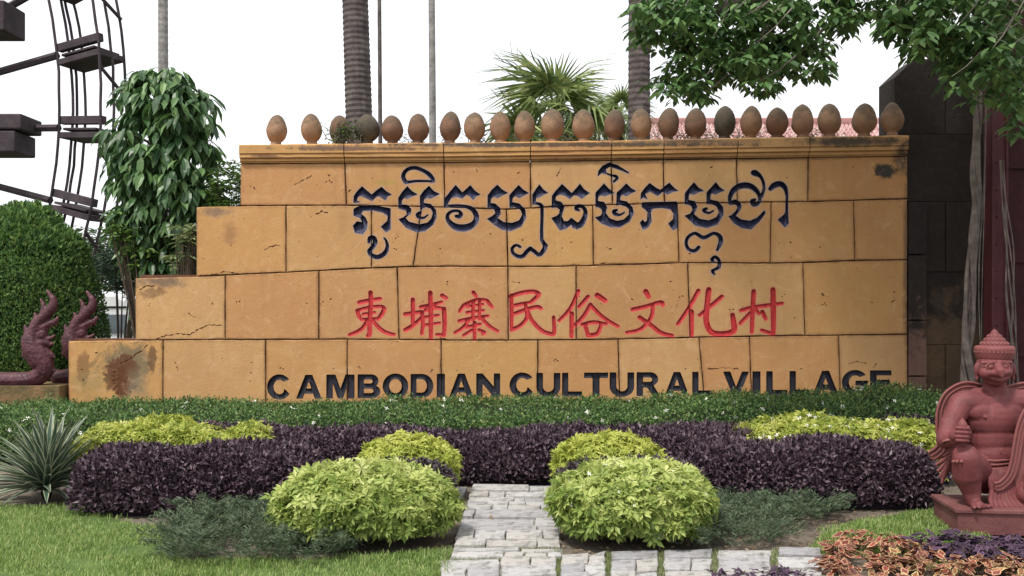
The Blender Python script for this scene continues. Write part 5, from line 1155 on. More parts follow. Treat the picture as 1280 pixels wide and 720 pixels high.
# ================================================================ things behind the wall
PTR = simple('palm_trunk_bark', [(.3, (.055, .045, .045)), (.55, (.11, .09, .085)), (.78, (.19, .165, .15))], 5, .9, .03, 20)
PTG = simple('grey_palm_bark', [(.3, (.16, .15, .145)), (.55, (.27, .26, .25)), (.78, (.40, .38, .36))], 7, .9, .02, 24)
PALM = leafmat('palm_leaf', [(.1, (.06, .10, .035)), (.45, (.17, .24, .08)), (.75, (.34, .40, .14)), (.95, (.50, .47, .24))], .45, .35, patch=2)
def frond_mesh(seed, R=.8, pet=.55, k=30):
    r = random.Random(seed); V = []; Fq = []; at = []
    for i in range(k):
        a = math.radians(-125+250*i/(k-1)); Ls = R*(.75+.25*math.cos(a*.6))*r.uniform(.85, 1.05); b = len(V); w_ = .034
        for t in (0.02, .35, .7, 1):
            dz = -.6*R*t**2.2*(1+r.uniform(-.3, .8))+.04*math.cos(i*math.pi)*t; ww = w_*(.3+1.6*t if t < .4 else 1.6*(1-t)+.02)
            cx, cy = pet+Ls*t*math.cos(a), Ls*t*math.sin(a); V += [(cx-ww*math.sin(a), cy+ww*math.cos(a), dz), (cx+ww*math.sin(a), cy-ww*math.cos(a), dz-.006)]
        for j in range(3): Fq.append((b+2*j, b+2*j+1, b+2*j+3, b+2*j+2)); at.append(r.random())
    pb = len(V)
    for t in (0, .5, 1): V += [(pet*t, .014, .05*math.sin(t*3.1)), (pet*t, -.014, .05*math.sin(t*3.1)), (pet*t, 0, .05*math.sin(t*3.1)-.02)]
    for j in range(2):
        for q in range(3): Fq.append((pb+3*j+q, pb+3*j+(q+1) % 3, pb+3*j+3+(q+1) % 3, pb+3*j+3+q)); at.append(.5)
    me = np_mesh('frond', V, Fq, 4, {'rnd': ('FACE', at)}); me.materials.append(PALM); return me
FM = [frond_mesh(s) for s in range(4)]
def add_frond(root, base, az, el, sc, i, roll=0):
    o = bpy.data.objects.new('frond', FM[i % 4]); COL.objects.link(o); o.parent = root; o.location = base; o.rotation_euler = (roll, -el, az); o.scale = (sc, sc, sc)
def trunk_palm(name, label, px, D, w_px, ztop, mat, lean=0, fronds=12, fs=1.6, base_z=0, group='tall trunks behind the wall', ring=.11):
    x = xw(px, D); root = empty(name, (x, D, 0), label, 'palm tree' if fronds else 'tree', group); r_ = w_px/2/F*D
    bm = bmesh.new(); n_ = int(ztop/ring); pts = []; rad = []
    for i in range(n_+1):
        z = ztop*i/n_; lx_ = lean*(z/ztop)**1.2
        pts += [(lx_, 0, z), (lx_, 0, z+ring*.55)]; rr_ = r_*(1.06-.22*z/ztop); rad += [rr_*1.02, rr_*.965]
    add_tube(bm, pts, rad, 14); link('trunk', bm_mesh('trunk', bm), mat, root)
    for i in range(fronds): add_frond(root, (lean, 0, ztop), i*2.4, math.radians(60-100*i/max(1, fronds)), fs, i)
    return root
trunk_palm('sugar_palm', 'thick dark palm trunk rising behind the fourth egg finial', 458, 15, 35, 10.5, PTR, -.32, ring=.09)
trunk_palm('sugar_palm', 'dark palm trunk behind the leafy bough, right of the fan palm', 799, 15, 29, 10.5, PTR, 0, ring=.10)
trunk_palm('areca_palm', 'slender pale ringed palm trunk above the broadleaf tree at the left', 205, 19, 13, 11.5, PTG, -.03, ring=.13, fs=1.4)
trunk_palm('slim_tree_trunk', 'very thin dark trunk standing just right of the thick palm trunk', 477, 14.3, 5.5, 8.5, PTR, -.05, fronds=0, ring=.4)
pole = empty('grey_pole', (xw(541, 20), 20, 0), 'straight slim grey pole behind the gap between the sixth and seventh finials', 'pole')
bm = bmesh.new(); add_tube(bm, [(0, 0, 0), (.0, 0, 5), (-.05, 0, 12)], [.085, .078, .06], 12); link('shaft', bm_mesh('shaft', bm), PTG, pole)
bm = bmesh.new(); add_tube(bm, [(-.05, 0, 11.8), (-.05, -.5, 12.1), (-.05, -1.1, 12.15)], [.04, .035, .03], 8); add_box(bm, (-.05, -1.3, 12.13), (.16, .5, .08), bevel=.02); link('lamp_arm', bm_mesh('lamp_arm', bm), PTG, pole)
# fan palm clump
fp = empty('fan_palm', (xw(706, 16), 16, 0), 'bushy fan palm with drooping fronds rising above the middle of the wall', 'palm tree'); ct = P(694, 146, 16)
bm = bmesh.new(); add_tube(bm, [(0, 0, 0), (0, 0, ct.z*.6), (ct.x-fp.location.x, 0, ct.z-.1)], [.17, .14, .15], 12)
for k in range(30):
    a = k*2.4; z = ct.z-.9+k*.03; add_caps(bm, (.12*math.cos(a), .12*math.sin(a), z), .03, (.22*math.cos(a), .22*math.sin(a), z+.14), .012, 6)
link('trunk', bm_mesh('trunk', bm), simple('fibrous_trunk', [(.3, (.10, .05, .035)), (.7, (.22, .12, .08))], 12, .9, .03, 30), fp)
rr = random.Random(15)
for i in range(28):
    az = i*2.39996+rr.uniform(-.5, .5); el = math.radians(80-130*(i/28)+rr.uniform(-16, 16)); add_frond(fp, (ct.x-fp.location.x+.05*math.cos(az), .05*math.sin(az), ct.z-.15+0.2*(1-i/28)), az, el, rr.uniform(.65, 1.15), i, rr.uniform(-.9, .9))
fp2 = empty('fan_palm', (xw(775, 18), 18, 0), 'smaller fan palm half hidden by the dark trunk right of the larger fan palm', 'palm tree'); c2 = P(775, 140, 18)
tb2 = bmesh.new(); add_tube(tb2, [(0, 0, 0), (0, 0, c2.z-.1)], [.1, .09], 10); link('trunk', bm_mesh('trunk', tb2), PTR, fp2)
for i in range(14): add_frond(fp2, (0, 0, c2.z-.1), i*2.4, math.radians(75-110*(i/14)), .62, i)
# creepers and weeds on and behind the coping
DRY = leafmat('dry_creeper_leaves', [(.1, (.10, .09, .045)), (.5, (.16, .17, .07)), (.9, (.26, .24, .13))], .7, .3, patch=3)
def creeper(label, x0, x1, n_, seed, mat, top=150, CD=12.42):
    r = random.Random(seed); loc = Vector((xw((x0+x1)/2, CD), CD, EYE+(HZ-184)*K)); root = empty('creeper', loc, label, 'climbing plant', 'creepers on the coping'); bm = bmesh.new(); cs = []
    for k in range(n_):
        x = r.uniform(x0, x1); pts = []; y = 184
        for j in range(5): pts.append(P(x, y, CD+r.uniform(-.05, .05))-loc); x += r.uniform(-9, 9); y -= r.uniform(1, (184-top)/4.2)
        add_tube(bm, pts, [.008, .007, .006, .005, .003], 4); cs += [np.array(p+loc) for p in pts[2:]]
    link('stems', bm_mesh('stems', bm), BARK, root, kind='stuff'); pos, d, nn, ls, ws = cluster_leaves(cs, 3, .03, .07, .45, .3, seed); link('foliage', scatter('foliage', T_diamond(), pos-np.array(loc), d, nn, ls, ws), mat, root, kind='stuff')
creeper('dry vine tangle behind the finials below the fan palm', 560, 765, 46, 81, DRY, 150)
creeper('thin weeds growing between the finials near the red roof', 815, 1050, 75, 82, DRY, 146)
creeper('small leafy fern sprouting around the third finial', 416, 442, 34, 83, SHRB, 138, 12.10)
creeper('small weed tuft behind the fourth and fifth finials', 470, 520, 8, 84, DRY, 158)
# red tiled roof building
hb = empty('red_roof_building', (xw(965, 26), 28, 0), 'low building with pinkish red tiled roof showing between the finials at the right', 'building')
zr = EYE+(HZ-154)/F*28; ze = zr-1.9; bx0, bx1 = xw(818, 28), xw(1180, 28); ox = hb.location.x
TILE = leafmat('pink_roof_tile', [(.1, (.36, .18, .17)), (.5, (.42, .24, .22)), (.9, (.50, .36, .33))], .8, 0, patch=2)
V = []; Fq = []; rn = []; nxr, nyr = 80, 16
for j in range(nyr):
    for i in range(nxr):
        x0_ = bx0-ox-.4+(bx1-bx0+.8)*i/nxr; wd = (bx1-bx0+.8)/nxr*.9; z0_ = ze+(zr-ze)*j/nyr; z1_ = ze+(zr-ze)*(j+1.15)/nyr; y0_ = -2.6+2.6*j/nyr; y1_ = -2.6+2.6*(j+1.15)/nyr; b = len(V); hz_ = random.uniform(.0, .02)
        V += [(x0_, y0_, z0_+.05+hz_), (x0_+wd/2, y0_, z0_+.10+hz_), (x0_+wd, y0_, z0_+.05+hz_), (x0_, y1_, z1_), (x0_+wd/2, y1_, z1_+.05), (x0_+wd, y1_, z1_), (x0_, y0_, z0_), (x0_+wd, y0_, z0_)]
        Fq += [(b, b+1, b+4), (b, b+4, b+3), (b+1, b+2, b+5), (b+1, b+5, b+4), (b, b+6, b+1), (b+1, b+7, b+2), (b+1, b+6, b+7)]; rn += [random.random()]*7
link('roof_tiles', np_mesh('roof_tiles', V, Fq, 3, {'rnd': ('FACE', rn)}), TILE, hb, kind='stuff')
bm = bmesh.new(); add_box(bm, ((bx0+bx1)/2-ox, 0, zr+.05), (bx1-bx0+.9, .3, .2), bevel=.05); link('ridge', bm_mesh('ridge', bm), TILE, hb)
bm = bmesh.new(); add_box(bm, ((bx0+bx1)/2-ox, -1, ze/2), (bx1-bx0, 2.6, ze), bevel=.02); link('wall', bm_mesh('wall', bm), simple('cream_plaster', [(.3, (.50, .46, .38)), (.7, (.62, .58, .5))], 3), hb)
for k in range(5):
    bm = bmesh.new(); add_box(bm, (bx0-ox+1+k*1.9, -2.32, 2.2), (.9, .06, 1.3), bevel=.01); link('window', bm_mesh('window', bm), simple('window_glass', [(.3, (.02, .025, .03)), (.7, (.04, .05, .06))], 2, .1), hb)
    add = bmesh.new(); 
    for dx, dz, sx_, sz_ in ((-.48, 0, .07, 1.4), (.48, 0, .07, 1.4), (0, .68, 1.03, .07), (0, -.68, 1.03, .07)): add_box(add, (bx0-ox+1+k*1.9+dx, -2.36, 2.2+dz), (sx_, .08, sz_))
    fr = link('frame', bm_mesh('frame', add), BARK, bpy.data.objects[[o.name for o in hb.children if o.name.startswith('window')][-1]])
# far trees
FART = [leafmat('far_leaves', [(.1, (.05, .085, .045)), (.5, (.09, .14, .07)), (.9, (.17, .23, .11))], .6, .3, patch=.5), leafmat('far_leaves_grey', [(.1, (.08, .105, .075)), (.5, (.13, .165, .11)), (.9, (.22, .26, .16))], .6, .3, patch=.5)]
for i, (x, y, rx_, ry_, D, n_, lab) in enumerate([(112, 325, 48, 45, 30, 420, 'hazy green tree far behind the bush, left of the white van roof'), (175, 340, 60, 40, 34, 420, 'far dark green tree directly above the white van'), (60, 330, 60, 60, 36, 380, 'far tree mostly hidden by the clipped bush, seen through the wheel'),
                                               (285, 300, 60, 70, 32, 380, 'far tree hidden behind the shrub by the top wall step'), (-60, 320, 90, 80, 33, 300, 'far tree beyond the left frame edge')]):
    loc = (xw(x, D), D, 0); o = leafy('distant_tree', lab, 'tree', loc, ell_pts(x, y, rx_, ry_, D, 1.2, n_, 90+i, .3), FART[i % 2], 6, .18, .32, .5, .3, 95+i, 'distant trees', None, .2)
    bm = bmesh.new(); add_tube(bm, [(0, 0, 0), (.1, 0, 1.5), (0, 0, 3)], [.2, .16, .1], 8); link('trunk', bm_mesh('trunk', bm), BARK, o)
# ================================================================ water wheel
WOOD = simple('weathered_dark_wood', [(.3, (.030, .022, .028)), (.6, (.06, .046, .052)), (.8, (.10, .08, .085))], 3, .85, .02, 25)
WRD = 22.0; kk = 18.2/F; Rw = 577*kk; phi = math.radians(20); wc = Vector((-7.88-Rw*math.cos(phi), 18.2+Rw*math.sin(phi), EYE+257*kk)); wheel = empty('water_wheel', tuple(wc), 'tall dark wooden water wheel with paddle boxes between its rims at the left edge', 'water wheel')
phi = math.radians(20); Rw = 577*kk; ax = Vector((math.sin(phi), math.cos(phi), 0)); ex_ = Vector((math.cos(phi), -math.sin(phi), 0)); wid = .66
Ri = Rw-66*kk
def wp(a, r_, s): return ex_*math.cos(a)*r_+Vector((0, 0, 1))*math.sin(a)*r_+ax*(s*wid)
for r_, ss in ((Rw, (-.5, 0, .5)), (Ri, (-.5, 0, .16, .5))):
    for s in ss:
        pts = [wp(math.radians(a), r_+random.uniform(-.015, .015), s) for a in np.arange(-34, 200, 2.56)]; pts = [p for p in pts if p.z+wc.z > -.1]
        bm = bmesh.new(); add_tube(bm, pts, .028, 6); link('rim', bm_mesh('rim', bm), WOOD, wheel)
for i in range(21):
    a = math.radians(-24.0+10.25*i); 
    if wp(a, Rw, 0).z+wc.z < .2: continue
    rdir = (ex_*math.cos(a)+Vector((0, 0, 1))*math.sin(a)); tdir = (-ex_*math.sin(a)+Vector((0, 0, 1))*math.cos(a)); M = Matrix((rdir, ax, tdir)).transposed()
    for q, (th_, off) in enumerate(((.16, .16), (.05, -.02), (.12, -.14))):
        bm = bmesh.new(); add_box(bm, (0, 0, 0), ((Rw-Ri)*(1.02 if q != 1 else .8), wid*1.02 if q != 0 else wid*.2, th_), bevel=.012)
        bmesh.ops.transform(bm, matrix=M.to_4x4(), verts=bm.verts); bmesh.ops.translate(bm, vec=rdir*(Rw+Ri)/2+tdir*off-(ax*wid*.38 if q == 0 else Vector()), verts=bm.verts); link('paddle_board', bm_mesh('paddle_board', bm), WOOD, wheel)
    bm = bmesh.new(); add_tube(bm, [wp(a, .5, -.35), wp(a-.002, Ri*.5, -.42), wp(a, Ri, -.5)], .075, 6); link('spoke', bm_mesh('spoke', bm), WOOD, wheel)
    bm = bmesh.new(); add_tube(bm, [wp(a+math.radians(4.2), Rw+.05, .5), wp(a+math.radians(7.5), Rw-.0, -.5)], .035, 6); link('brace', bm_mesh('brace', bm), WOOD, wheel)
bm = bmesh.new(); add_caps(bm, wp(0, 0, -1.2), .35, wp(0, 0, 1.2), .35, 16); link('axle', bm_mesh('axle', bm), WOOD, wheel)
for (x0_, x1_, y0_, y1_, lab) in ((-60, 40, 147, 166, 0), (-55, 32, 168, 194, 0), (-60, 19, 8, 45, 0)):
    D_ = 18.3; a = P(x0_, y0_, D_)-wc; b = P(x1_, y1_, D_)-wc; bm = bmesh.new(); add_box(bm, (a+b)/2, (b.x-a.x, .8, a.z-b.z), bevel=.03); link('bucket', bm_mesh('bucket', bm), WOOD, wheel)
# ================================================================ white van behind the steps
van = empty('parked_van', (xw(152, 24), 24, 0), 'white van parked beyond the first step of the wall, only its roof and screen showing', 'van')
WHT = simple('white_car_paint', [(.3, (.72, .73, .74)), (.7, (.80, .80, .80))], 2, .3, 0, spec=.5); GLS = simple('tinted_glass', [(.3, (.03, .04, .05)), (.7, (.10, .13, .15))], 1.5, .12, 0, spec=.7); RUB = simple('rubber', [(.3, (.012, .012, .012)), (.7, (.03, .03, .03))], 9, .9)
bm = bmesh.new(); sec = [(-.93, 0, .35), (-.95, 0, .9), (-.88, 0, 1.35), (-.74, 0, 1.86), (-.5, 0, 2.0), (.5, 0, 2.0), (.74, 0, 1.86), (.88, 0, 1.35), (.95, 0, .9), (.93, 0, .35)]
st_ = [(0, .93, .93), (.06, .97, .97), (.25, 1, 1), (1.9, 1, 1), (4.4, 1, 1), (4.7, .95, .95)]; rings = []
for y_, sx_, sz_ in st_: rings.append([bm.verts.new((x*sx_, y_-1.5, .35+(z-.35)*sz_)) for x, _, z in sec])
for a, b in zip(rings, rings[1:]):
    for k in range(9): bm.faces.new((a[k], a[k+1], b[k+1], b[k]))
    bm.faces.new((a[9], a[0], b[0], b[9]))
bm.faces.new(rings[0]); bm.faces.new(rings[-1][::-1]); body = link('body', bm_mesh('body', bm), WHT, van, smooth=False)
bm = bmesh.new(); f = [bm.verts.new(p) for p in ((-.80, -1.505, .98), (.80, -1.505, .98), (.74, -1.50, 1.44), (-.74, -1.50, 1.44))]; g2 = bmesh.ops.extrude_face_region(bm, geom=[bm.faces.new(f)]); bmesh.ops.translate(bm, vec=(0, -.03, 0), verts=[v for v in g2['geom'] if isinstance(v, bmesh.types.BMVert)]); link('windscreen', bm_mesh('windscreen', bm), GLS, van)
bm = bmesh.new(); add_box(bm, (0, -1.50, 1.62), (1.5, .05, .05), bevel=.01); link('roof_trim', bm_mesh('roof_trim', bm), RUB, van)
for s in (-1, 1):
    bm = bmesh.new(); add_ell(bm, (s*.66, -1.49, .72), (.16, .06, .10), 14); link('headlight', bm_mesh('headlight', bm), GLS, van)
    bm = bmesh.new(); add_box(bm, (s*1.05, -.4, 1.35), (.16, .08, .22), bevel=.03); link('mirror', bm_mesh('mirror', bm), RUB, van)
    bm = bmesh.new(); add_box(bm, (s*.875, 1.4, 1.5), (.05, 2.4, .42), bevel=.02, rot=None); link('side_window', bm_mesh('side_window', bm), GLS, van)
    for y_ in (-.75, 2.4):
        bm = bmesh.new(); bmesh.ops.create_cone(bm, cap_ends=True, segments=24, radius1=.33, radius2=.33, depth=.2); bmesh.ops.rotate(bm, verts=bm.verts, matrix=Euler((0, math.pi/2, 0)).to_matrix()); bmesh.ops.bevel(bm, geom=[e for e in bm.edges if len(e.link_faces) == 2 and e.calc_face_angle(0) > 1], offset=.04, segments=2, affect='EDGES'); bmesh.ops.translate(bm, vec=(s*.82, y_, .33), verts=bm.verts); wl = link('wheel', bm_mesh('wheel', bm), RUB, van)
        bm = bmesh.new(); add_ell(bm, (s*.92, y_, .33), (.03, .18, .18), 14); link('rim', bm_mesh('rim', bm), WHT, wl)
bm = bmesh.new(); add_box(bm, (0, -1.5, .45), (1.7, .14, .22), bevel=.05); link('bumper', bm_mesh('bumper', bm), RUB, van)
# ================================================================ kneeling garuda statue
def stat_mat():
    m, n = new_mat('red_statue_paint'); t = N(n, 'ShaderNodeTexCoord').outputs['Object']
    c = ramp(n, noise(n, t, 5, 8, .65), [(.3, (.120, .028, .032)), (.55, (.165, .042, .044)), (.75, (.205, .062, .060))])
    c = mixc(n, ramp(n, noise(n, t, 8, 8, .8, 1.0), [(.50, 0), (.70, .6)]), c, (.075, .035, .035)); c = mixc(n, ramp(n, noise(n, t, 11, 8, .8, .6), [(.56, 0), (.70, .5)]), c, (.30, .13, .12))
    c = mixc(n, ramp(n, noise(n, t, 22, 8, .75), [(.55, 0), (.72, .5)]), c, (.12, .035, .04))
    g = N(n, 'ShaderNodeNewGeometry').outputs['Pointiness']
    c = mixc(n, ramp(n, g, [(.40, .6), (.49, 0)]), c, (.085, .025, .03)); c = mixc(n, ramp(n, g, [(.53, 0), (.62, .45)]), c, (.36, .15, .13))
    finish(n, c, .62, noise(n, t, 60, 8, .7), .006, .6, spec=.35); return m
SM = stat_mat()
PLM = simple('maroon_plinth_stone', [(.3, (.115, .040, .042)), (.55, (.155, .058, .056)), (.8, (.20, .10, .09))], 4, .7, .01, 30)
pl_ = empty('plinth', (3.84, 6.68, 0), 'low maroon stone plinth carrying the kneeling bird-man statue', 'plinth')
bm = bmesh.new(); add_box(bm, (0, 0, .165), (1.36, .54, .03), bevel=.006); link('top_slab', bm_mesh('top_slab', bm), PLM, pl_)
bm = bmesh.new(); add_box(bm, (0, 0, .075), (1.32, .51, .15), bevel=.004); link('base', bm_mesh('base', bm), PLM, pl_)
pl_.rotation_euler = (0, 0, math.radians(-7))
ga = empty('garuda_statue', tuple(P(1243, 634, 6.7)), 'red bird-faced kneeling guardian statue with tiered crown on a maroon plinth at the right edge', 'statue'); GL_ = ga.location.copy()
u_ = 6.65/F
def Q(x, y, d): return P(x, y, d)-GL_
bm = bmesh.new()
def E(x, y, d, rx_, rz_, ry_, seg=18, rot=None): add_ell(bm, Q(x, y, d), (rx_*u_, ry_*u_, rz_*u_), seg, rot)
def C_(a, ra, b, rb, seg=14): add_caps(bm, Q(*a), ra*u_, Q(*b), rb*u_, seg)
# trunk
E(1244, 524, 6.80, 37, 30, 22); E(1244, 548, 6.80, 31, 30, 20); E(1245, 568, 6.79, 29, 22, 20); E(1244, 594, 6.80, 33, 22, 23)
E(1228, 515, 6.75, 18, 13, 9); E(1261, 515, 6.75, 18, 13, 9); C_((1207, 503, 6.81), 16, (1283, 502, 6.81), 16)
C_((1222, 496, 6.82), 12, (1266, 496, 6.82), 12); C_((1244, 496, 6.82), 15, (1243, 476, 6.80), 13)
E(1232, 521.5, 6.690, 1.6, 1.6, 1.4, 8)
# head
E(1243, 457, 6.78, 21.5, 23, 21, 22); E(1244, 470, 6.745, 16, 12, 14); E(1244, 478, 6.73, 10, 5, 8)
E(1232, 466, 6.70, 8, 8, 8); E(1257, 466, 6.70, 8, 8, 8)
C_((1229, 453.5, 6.68), 2.6, (1243, 452.5, 6.665), 2.6, 8); C_((1250, 452.5, 6.665), 2.6, (1263, 453, 6.68), 2.6, 8)
# beak
C_((1247, 459, 6.67), 6.5, (1250, 464, 6.615), 5.0, 12); C_((1250, 464, 6.615), 5.5, (1252, 470, 6.60), 2.6, 12); C_((1240, 466, 6.655), 4.2, (1250, 467, 6.615), 4.2, 10); C_((1260, 465, 6.66), 4.2, (1250, 467, 6.615), 4.2, 10)
C_((1241, 473, 6.665), 3.0, (1250, 475, 6.64), 3.2, 8); C_((1259, 472, 6.67), 3.0, (1250, 475, 6.64), 3.2, 8)
# ears
E(1221, 462, 6.79, 4, 9, 4, 10); E(1266, 462, 6.79, 4, 9, 4, 10); E(1221, 472, 6.79, 2.6, 5, 3, 8); E(1266, 472, 6.79, 2.6, 5, 3, 8)
# right arm (image left)
C_((1202, 505, 6.81), 15.5, (1188, 530, 6.77), 12.5); C_((1188, 530, 6.77), 12.5, (1182, 550, 6.72), 11.5); C_((1182, 550, 6.72), 11.5, (1194, 549, 6.62), 8.8); C_((1194, 549, 6.62), 8.8, (1202, 544, 6.55), 7.0)
C_((1195, 545, 6.59), 8.2, (1200, 543, 6.565), 8.6)
# right leg: raised knee, shin, foot
C_((1230, 597, 6.84), 21, (1211, 578, 6.62), 17.5); C_((1211, 578, 6.62), 17.5, (1207, 570, 6.58), 15.5); C_((1208, 574, 6.57), 16.5, (1209, 594, 6.60), 17.5); C_((1209, 594, 6.60), 17.5, (1214, 614, 6.60), 11.5); C_((1214, 614, 6.60), 11.5, (1217, 627, 6.58), 8.5)
C_((1217, 629, 6.60), 8.0, (1224, 632, 6.50), 6.0)
for i in range(5): C_((1216+i*5.2, 631+.3*i, 6.50), 3.3-.25*i, (1218+i*5.6, 634.5-.2*i, 6.455+.012*i), 2.7-.2*i, 8)
# left leg: folded, knee forward at the right
C_((1262, 600, 6.80), 21, (1290, 612, 6.62), 17); C_((1290, 612, 6.62), 16, (1283, 617, 6.60), 14); C_((1292, 622, 6.66), 12, (1258, 628, 6.86), 9.5)
# left arm (image right), resting on the thigh
C_((1284, 505, 6.81), 15, (1302, 535, 6.78), 12.5); C_((1302, 535, 6.78), 12, (1306, 560, 6.73), 11); C_((1306, 560, 6.73), 11, (1292, 588, 6.62), 7.5); C_((1292, 588, 6.62), 8, (1288, 598, 6.57), 8)
for i in range(4): C_((1282+i*4.5, 598, 6.55), 2.8, (1281+i*4.6, 609, 6.53), 2.4, 8)
# navel rim
E(1251, 562, 6.665, 2.6, 1.6, 1.2, 8)
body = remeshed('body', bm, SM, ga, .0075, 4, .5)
# right hand: closed fist around a lotus bud
bm = bmesh.new(); E(1203, 543, 6.555, 7.5, 9.5, 7, 12)
for i, (yy, ln) in enumerate(((535.2, 1.0), (540.4, 1.08), (545.6, 1.02), (550.4, .86))):
    q = [(1196.5, yy, 6.535), (1196.5, yy-.1, 6.505), (1201.5, yy+.2, 6.488), (1207.5*1, yy+.6, 6.490), (1210.5, yy+.9, 6.508)]
    for a, b, r0_, r1_ in zip(q, q[1:], (2.9, 2.85, 2.75, 2.6), (2.85, 2.75, 2.6, 2.3)): C_((a[0], a[1], a[2]), r0_*ln, (b[0], b[1], b[2]), r1_*ln, 8)
C_((1209, 547, 6.55), 3.2, (1212, 541, 6.53), 3.0, 8); C_((1212, 541, 6.53), 3.0, (1209.5, 534, 6.515), 2.6, 8)
remeshed('hand', bm, SM, ga, .0035, 2, .4)
bm = bmesh.new(); add_lathe(bm, [(.5*u_, -16*u_), (3.6*u_, -14*u_), (4.2*u_, -5*u_), (4.2*u_, 0), (5.2*u_, 2*u_), (5.6*u_, 4.5*u_), (4.8*u_, 7.5*u_), (2.8*u_, 10.5*u_), (.6*u_, 13*u_)], Q(1203, 536, 6.53), 16)
link('lotus_bud', bm_mesh('lotus_bud', bm), SM, ga, smooth=True)
# eyes
for x in (1238.5, 1256.5):
    bm = bmesh.new(); add_ell(bm, Q(x, 458.5, 6.672), (4.8*u_, 3.2*u_, 4.4*u_), 14); ey = link('eye', bm_mesh('eye', bm), SM, ga, smooth=True)
    bm = bmesh.new(); add_tube(bm, [Q(x+5.6*math.cos(a), 458.5+4.9*math.sin(a), 6.662) for a in np.linspace(0, 2*math.pi, 12, endpoint=False)], 1.0*u_, 6, closed=True); link('eyelid', bm_mesh('eyelid', bm), SM, ey)
# crown
bm = bmesh.new(); cc = Q(1243, 448, 6.79)
add_lathe(bm, [(a*u_, b*u_) for a, b in ((20, -3), (23.5, -2), (25.5, 2), (26, 6), (26.8, 10), (27, 13.5), (25, 16), (19, 17), (18, 18), (18.5, 20), (16.5, 22), (13, 22.8), (13.4, 25), (11.5, 27), (8.8, 27.6), (9, 29.6), (7.2, 31.2), (5.2, 31.8), (5.2, 33.4), (3.2, 35.6), (.6, 37.5))], cc, 32)
link('crown', bm_mesh('crown', bm), SM, ga, smooth=True)
def shr(me):
    for v in me.vertices: v.co.x = cc.x+(v.co.x-cc.x)*.87; v.co.y = cc.y+(v.co.y-cc.y)*.9
cro = [o for o in ga.children if o.name.startswith('crown')][0]; shr(cro.data)
bm = bmesh.new()
for rr_, hh, n_, s_ in ((25.8, 8.5, 30, 1.5), (18.2, 18.8, 20, 1.5), (13.2, 23.8, 14, 1.3), (9, 28.4, 10, 1.2)):
    for k in range(n_):
        a = 2*math.pi*k/n_; add_ell(bm, cc+Vector((rr_*u_*math.cos(a), rr_*u_*math.sin(a), hh*u_)), (s_*u_, s_*u_, s_*1.35*u_), 6)
cb_ = link('crown_beads', bm_mesh('crown_beads', bm), SM, cro, kind='stuff', smooth=True); shr(cb_.data)
# belt and draped cloth
bm = bmesh.new()
for i, (yy, rx_, r_) in enumerate(((574, 30, 1.7), (579, 31.5, 1.7), (584, 33, 1.9), (589, 34, 1.9))):
    add_tube(bm, [Q(1245+rx_*math.cos(a), yy+2.2*(1-abs(math.cos(a)))-.8*i*math.cos(a), 6.80+23*u_*math.sin(a)) for a in np.linspace(0, 2*math.pi, 28, endpoint=False)], r_*u_, 7, closed=True)
link('belt', bm_mesh('belt', bm), SM, ga, smooth=True)
bm = bmesh.new()
for k in range(9):
    t = k/8; x0_ = 1236+t*30; a = 1-abs(t-.5)
    pts = [(x0_, 588, 6.665, 3.2), (x0_+1, 600, 6.635, 3.4), (1240+t*32, 613, 6.62, 3.4), (1238+t*42, 625, 6.60, 3.2), (1240+t*50, 634, 6.57, 2.6)]
    for p, q_ in zip(pts, pts[1:]): C_(p[:3], p[3], q_[:3], q_[3], 8)
C_((1250, 595, 6.70), 14, (1256, 620, 6.68), 11); C_((1264, 600, 6.72), 14, (1272, 622, 6.68), 10)
remeshed('draped_cloth', bm, SM, ga, .005, 2, .4)
bm = bmesh.new()
for k in range(9):
    a = math.pi*(.95+1.05*k/8); add_ell(bm, Q(1207+15.5*math.cos(a)*-1, 577, 6.585+15*u_*math.sin(a)), (2.0*u_, 2*u_, 2.3*u_), 8)
link('knee_band', bm_mesh('knee_band', bm), SM, ga, smooth=True)
bm = bmesh.new(); add_tube(bm, [Q(1189+10.5*math.cos(a), 553+3*math.sin(a), 6.665+10*u_*math.sin(a)) for a in np.linspace(0, 2*math.pi, 16, endpoint=False)], 1.6*u_, 7, closed=True); link('bracelet', bm_mesh('bracelet', bm), SM, ga, smooth=True)
# wings
def wing(edge, D, inward, name='wing', n_=3, w_=5.2, label=None):
    """stacked rounded bands following an edge curve, with beads between"""
    bm = bmesh.new(); q = cr(edge, 5); q = [Vector((p[0], p[1])) for p in q]
    for j in range(n_):
        pts = []
        for i, p in enumerate(q):
            t = q[min(i+1, len(q)-1)]-q[max(i-1, 0)]; t.normalize(); nrm_ = Vector((-t.y, t.x))*inward; pts.append(p+nrm_*w_*j)
        add_tube(bm, [Q(p.x, p.y, D-.006*(n_-j)) for p in pts], [1.9*u_*(.5+.5*math.sin(min(1, (i+2)/5)*1.57)) for i in range(len(pts))], 8)
        if j < n_-1:
            L_ = 0
            for i in range(0, len(pts)-1):
                for s in (0, .5):
                    p = pts[i].lerp(pts[i+1], s); t = pts[i+1]-pts[i]; t.normalize(); nn = Vector((-t.y, t.x))*inward; p = p+nn*w_*.5; add_ell(bm, Q(p.x, p.y, D-.008), 1.7*u_, 6)
    return link(name, bm_mesh(name, bm), SM, ga, smooth=True)
we = [(1160, 566), (1172, 556), (1171, 535), (1172, 512), (1180, 493), (1194, 482), (1210, 478), (1228, 482), (1238, 488)]
wl_ = wing(we, 6.93, 1)
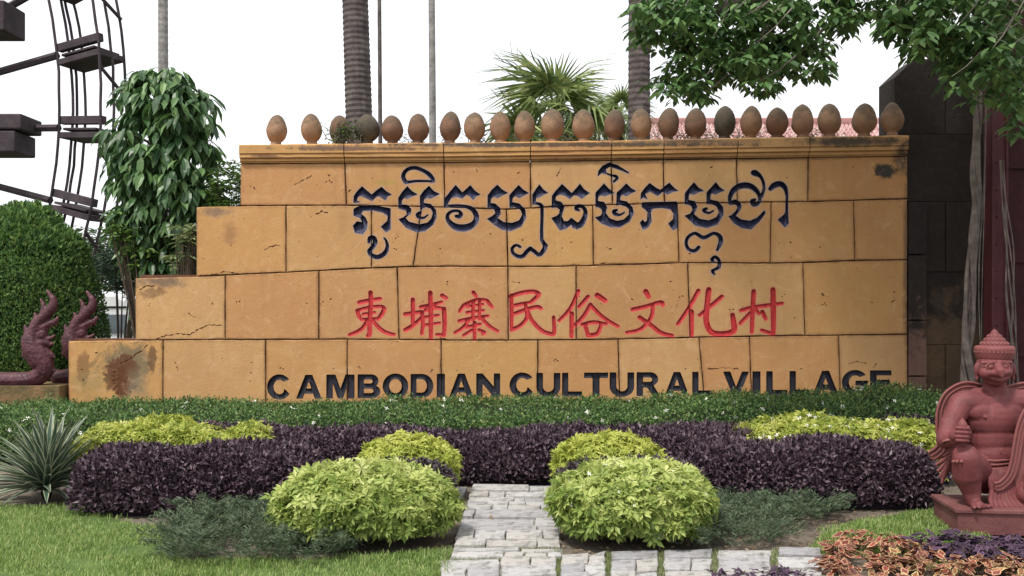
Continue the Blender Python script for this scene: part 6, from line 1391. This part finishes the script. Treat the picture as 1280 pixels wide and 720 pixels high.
bm = bmesh.new(); vf = [bm.verts.new(Q(x, y, 6.95)) for x, y in ((1175, 556), (1173, 535), (1174, 513), (1182, 495), (1195, 484), (1210, 480), (1232, 486), (1232, 600), (1200, 596), (1184, 585))]; f = bm.faces.new(vf); ex = bmesh.ops.extrude_face_region(bm, geom=[f]); bmesh.ops.translate(bm, vec=(0, .05, 0), verts=[v for v in ex['geom'] if isinstance(v, bmesh.types.BMVert)]); link('wing_panel', bm_mesh('wing_panel', bm), SM, ga)
for i in range(6):
    bm = bmesh.new(); C_((1192-i*1.5, 560+i*5, 6.93-.004*i), 4.5, (1166+i*2.5, 566+i*7.5, 6.93-.004*i), 2.0, 8); bmesh.ops.scale(bm, vec=(1, .5, 1), verts=bm.verts, space=Matrix.Translation(-Q(1180, 570, 6.93))); link('feather', bm_mesh('feather', bm), SM, ga, smooth=True)
wing([(1254, 486), (1268, 481), (1290, 478), (1306, 484), (1318, 500), (1326, 530), (1326, 560)], 6.93, 1)
bm = bmesh.new(); vf = [bm.verts.new(Q(x, y, 6.95)) for x, y in ((1254, 488), (1270, 483), (1290, 480), (1306, 486), (1317, 502), (1325, 530), (1322, 590), (1254, 600))]; f = bm.faces.new(vf); ex = bmesh.ops.extrude_face_region(bm, geom=[f]); bmesh.ops.translate(bm, vec=(0, .05, 0), verts=[v for v in ex['geom'] if isinstance(v, bmesh.types.BMVert)]); link('wing_panel', bm_mesh('wing_panel', bm), SM, ga)
# second, forward wing sweeping down in front of the left arm
wing([(1292, 504), (1281, 512), (1273, 530), (1268, 552), (1264, 576), (1259, 592), (1250, 602), (1243, 604)], 6.60, -1, 'forward_wing', 3, 4.6)
bm = bmesh.new(); vf = [bm.verts.new(Q(x, y, 6.605)) for x, y in ((1290, 508), (1282, 515), (1276, 531), (1271, 553), (1267, 577), (1264, 590), (1270, 612), (1290, 616), (1300, 570), (1302, 520))]; f = bm.faces.new(vf); ex = bmesh.ops.extrude_face_region(bm, geom=[f]); bmesh.ops.translate(bm, vec=(0, .035, 0), verts=[v for v in ex['geom'] if isinstance(v, bmesh.types.BMVert)]); bmesh.ops.bevel(bm, geom=bm.edges[:], offset=.008, segments=2, affect='EDGES'); link('wing_panel', bm_mesh('wing_panel', bm), SM, ga)
